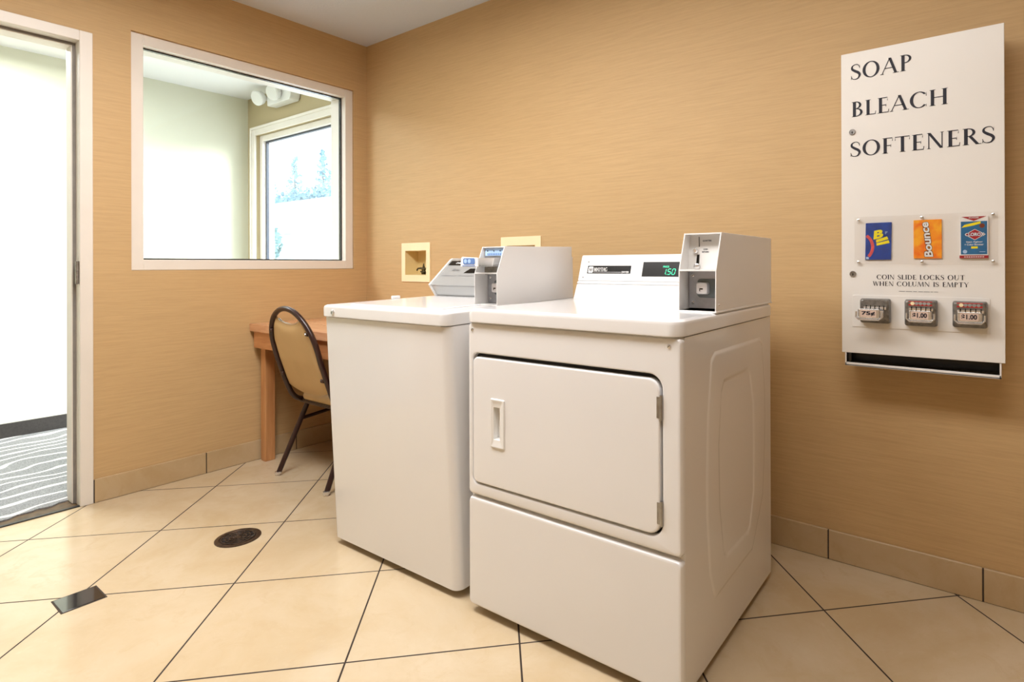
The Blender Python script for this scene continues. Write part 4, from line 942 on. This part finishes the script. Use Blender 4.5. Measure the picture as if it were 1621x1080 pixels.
for s_ in (-1, 1):
    mb = MB(); top_ = cpt(XC + s_ * .193, -0.566, 0.385); ft = cpt(XC + s_ * .217, -0.722, 0.012); mb.tube([top_, top_.lerp(ft, .5), ft], 0.0125, 12)
    lg = mb.build('leg', frame_br, ch, ang=60); mb = MB(); mb.lathe(cpt(XC + s_ * .218, -0.7235, 0.0), (0, 0, 1), [(0, .012), (.004, .014), (.007, .013), (.008, .016), (.020, .0155), (.021, .0125)], 14, chrome); mb.build('glide', chrome, lg)
    mb = MB(); top_ = cpt(XC + s_ * .185, -0.36, 0.392); ft = cpt(XC + s_ * .20, -0.235, 0.012); mb.tube([top_, top_.lerp(ft, .5), ft], 0.0125, 12)
    lg = mb.build('leg', frame_br, ch, ang=60); mb = MB(); mb.lathe(cpt(XC + s_ * .20, -0.2345, 0.0), (0, 0, 1), [(0, .012), (.004, .014), (.007, .013), (.008, .016), (.020, .0155), (.021, .0125)], 14, chrome); mb.build('glide', chrome, lg)
    mb = MB(); mb.tube([cpt(XC + s_ * .201, -0.618, 0.264), cpt(XC + s_ * .196, -0.45, 0.283), cpt(XC + s_ * .19, -0.325, 0.290)], 0.009, 10); mb.build('side_rail', frame_br, ch, ang=60)
# seat cushion: crowned, sloping up to the front
mb = MB(); SN = 9
def seat_loop(d, z):
    out = []
    for x, y in rrect(-0.198 + d, 0.198 - d, -0.632 + d, -0.205 - d, (0.07, 0.07, 0.06, 0.06), SN):
        taper = 1 - 0.04 * max(0, -(y + 0.42)) ; out.append(cpt(XC + x * taper, y, z + 0.075 * (y + 0.632)))
    return out
mb.loft([seat_loop(.03, .366), seat_loop(.008, .366), seat_loop(.001, .372), seat_loop(-.003, .385), seat_loop(0, .400), seat_loop(.010, .412), seat_loop(.04, .420), seat_loop(.10, .425)])
mb.build('seat', vinyl, ch, ang=60)
mb = MB(); mb.tube([p + Vector((0, 0, 0)) for p in seat_loop(-.002, .371)] + [seat_loop(-.002, .371)[0]], 0.0035, 6); mb.build('seat_piping', frame_br, ch, ang=60)
mb = MB(); mb.box(-.185, .185, -0.11, 0.25, 0.362, 0.372, m=frame_br, R=Matrix.Rotation(0.06, 4, 'X')); mb.build('seat_support', frame_br, ch)
# back pad with a dipped hand opening at the top
mb = MB(); NX, NZ = 24, 26
def padpt(i, j, side):
    s = -1 + 2 * i / NX; zb = 0.420 + 0.036 * abs(s) ** 2.2; ztp = 0.768 + 0.040 * s * s
    z = zb + (ztp - zb) * j / NZ
    w = min(hw(z) - 0.013, 0.181); x = s * w
    e = min(1, min(i, NX - i) / 2.5) ** .5 * min(1, min(j, NZ - j) / 2.5) ** .5
    y = by(z) + (0.006 + 0.022 * e if side else 0.004 - 0.012 * e)
    return cpt(XC + x, y, z)
G = [[[mb.bm.verts.new(padpt(i, j, sd)) for j in range(NZ + 1)] for i in range(NX + 1)] for sd in (0, 1)]
for sd in (0, 1):
    for i in range(NX):
        for j in range(NZ): mb.bm.faces.new((G[sd][i][j], G[sd][i + 1][j], G[sd][i + 1][j + 1], G[sd][i][j + 1]))
rim = [(i, 0) for i in range(NX)] + [(NX, j) for j in range(NZ)] + [(i, NZ) for i in range(NX, 0, -1)] + [(0, j) for j in range(NZ, 0, -1)]
for a, b in zip(rim, rim[1:] + rim[:1]): mb.bm.faces.new((G[0][a[0]][a[1]], G[1][a[0]][a[1]], G[1][b[0]][b[1]], G[0][b[0]][b[1]]))
bp_ = mb.build('backrest', vinyl, ch, ang=70)
mb = MB(); cv = [padpt(i, NZ, 0) + Vector((0, .002, .003)) for i in range(3, NX - 2)]; mb.tube(cv, .0048, 8); mb.build('top_trim', chrome, bp_, label='shiny trim strip along the dipped top edge')
for z in (0.735, 0.515):
    for s_ in (-1, 1):
        mb = MB(); w_ = hw(z); mb.box(-.012, .012, -.004, .004, -.008, .008, .001, 1, m=frame_br); mb.lathe((-s_ * .006, -.004, 0), (0, -1, 0), [(0, .005), (.002, .004), (.003, 0)], 10, chrome if (z > .6 and s_ > 0) else frame_br)
        mb.bm.transform(Matrix.Translation(cpt(XC + s_ * (w_ - .016), by(z) - .011, z))); mb.build('bracket', frame_br, ch)

# ================================================================== FLOOR DETAILS
fd = thing('floor_drain', (0.877, -1.141, 0), 'round dark metal floor drain set in the beige tiles', 'drain')
mb = MB(); mb.lathe((0, 0, 0.0), (0, 0, 1), [(0.0002, .078), (.003, .078), (.004, .074), (.004, .064), (.0012, .062), (.0010, 0)], 40); mb.build('rim', bronze, fd)
mb = MB(); mb.lathe((0, 0, 0), (0, 0, 1), [(.0012, .060), (.0014, .060), (.0015, 0)], 30, dark)
for rr in (.014, .028, .042, .056): mb.tube([(rr * cos(2 * pi * k / 28), rr * sin(2 * pi * k / 28), .003) for k in range(29)], .0022, 6, bronze)
for k in range(12):
    a = 2 * pi * k / 12; mb.tube([(.010 * cos(a), .010 * sin(a), .003), (.060 * cos(a + .2), .060 * sin(a + .2), .003)], .0020, 6, bronze)
mb.lathe((0, 0, .0015), (0, 0, 1), [(0, .010), (.0025, .009), (.003, 0)], 14, bronze); mb.build('grate', None, fd)
it = MB(); it.box(-.0515, .0515, -.0515, .0515, 0.0004, 0.0024, 0.0008, 1, m=inset_m); it.box(-.0555, .0555, -.0555, .0555, 0.0002, 0.0012, m=grout_m)
it.bm.transform(Matrix.Translation((0, 0, 0))); o = it.build('inset_tile', None); o.location = (0.9035, -1.615, 0)
tag(o, 'small square glossy black tile set among the beige floor tiles', 'tile')

# ================================================================== CORRIDOR AND OUTSIDE
em = thing('emergency_light', (-1.02, 0.018, 2.24), 'white emergency light with two lamp heads on the corridor wall above the window', 'emergency light')
mb = MB(); mb.prism([(-.15, 0), (.17, 0), (.19, .03), (.19, .075), (.17, .10), (-.13, .10), (-.15, .08)], 'y', -.075, -.001, .008); mb.build('housing', plastic_w, em)
for x in (-.19, .035):
    mb = MB(); mb.lathe((x, -.10, .065), (.25, -.9, -.35), [(-.03, .028), (0, .048), (.035, .055), (.040, .048), (.036, 0)], 22); mb.tube([(x + .02, -.06, .06), (x, -.10, .065)], .012, 8); mb.build('lamp_head', plastic_w, em)
lf = thing('ceiling_light', (1.50, -1.50, H), 'rectangular ceiling light over the middle of the room', 'light')
mb = MB(); mb.box(-.62, .62, -.32, .32, -.055, -.0005, .004, 1); mb.box(-.60, .60, -.30, .30, -.058, -.054, m=diffuser); mb.build('housing', trim_w, lf, smooth=False)
lf2 = thing('ceiling_light', (2.85, -1.55, H), 'added rectangular housing for the fill light near the dispenser', 'light')  # unseen fixture added to go with the dispenser fill light
for c_ in list(lf.children):
    q = c_.copy(); COL.objects.link(q); q.parent = lf2

gr = MB().box(-60, 30, 0.17, 60, -0.3, -0.15).build('floor_outside_pavement', pave, smooth=False); gr['kind'] = 'structure'
rw = MB(); rw.box(-60, -8, 14.0, 15.0, -.15, 2.82); rw.box(-60, -8, 15.0, 40, -.15, 4.80); rw.box(-60, -8, 13.94, 14.0, 2.78, 2.90, m=ledge_m)
o = rw.build('retaining_wall', snow, smooth=False); tag(o, 'pale terraced retaining wall seen through the far window', 'wall')
def foliage(mb, c, rx, rz, n, size, m):
    for _ in range(n):
        a, b, rr = random.uniform(0, 2 * pi), math.acos(random.uniform(-1, 1)), random.random() ** .45
        p = Vector(c) + Vector((rx * rr * sin(b) * cos(a), rx * .6 * rr * sin(b) * sin(a), rz * rr * cos(b)))
        u = Vector((random.gauss(0, 1), random.gauss(0, 1), random.gauss(0, 1))).normalized(); v = u.orthogonal().normalized(); s = size * random.uniform(.5, 1.2)
        mb.face([p + u * s, p + v * s * .6, p - u * s, p - v * s * .6], m)
def conifer(x, y, z0, h, w, label, n=520):
    t_ = thing('conifer_tree', (x, y, z0), label, 'tree')
    mb = MB(); mb.tube([(0, 0, 0), (0, 0, h * .6), (0, 0, h)], [h * .02, h * .012, .01], 8); mb.build('trunk', bark, t_)
    mb = MB()
    for k in range(9):
        f = k / 8; foliage(mb, (random.uniform(-.1, .1) * w, 0, h * (.18 + .8 * f)), w * (1.05 - .85 * f), h * .06, int(n / 9 * (1.2 - f * .7)), h * .035, None)
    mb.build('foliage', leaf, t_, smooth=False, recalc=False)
conifer(-40.2, 19, 4.8, 2.4, 1.2, 'hazy conifer beyond the wall, leftmost seen through the far window', 420)
conifer(-37.2, 19, 4.8, 3.9, 1.2, 'tall hazy conifer beyond the wall, second from the left through the far window')
conifer(-39.6, 22.5, 4.8, 5.3, 1.5, 'tallest hazy conifer beyond the wall, seen through the far window')
conifer(-31.4, 18.2, 4.8, 2.3, 0.8, 'short hazy conifer beyond the wall, rightmost through the far window', 420)
hb = thing('hedge', (-36.2, 17.0, 4.8), 'pale blue-green hedge along the top of the outside wall', 'hedge')
mb = MB()
for k in range(13): foliage(mb, (k * .62, 0, .30 + .12 * (k % 3) + .03 * k), .6, .50, 90, .15, None)
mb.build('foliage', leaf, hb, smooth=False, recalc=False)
sh = thing('shrub', (-29.2, 13.0, 1.2), 'upright green shrub before the pale outside wall', 'shrub')
sh.location = (-28.3, 13.2, -0.15)
mb = MB(); mb.tube([(0, 0, 0), (0, 0, 1.8)], .04, 6); mb.build('stem', bark, sh)
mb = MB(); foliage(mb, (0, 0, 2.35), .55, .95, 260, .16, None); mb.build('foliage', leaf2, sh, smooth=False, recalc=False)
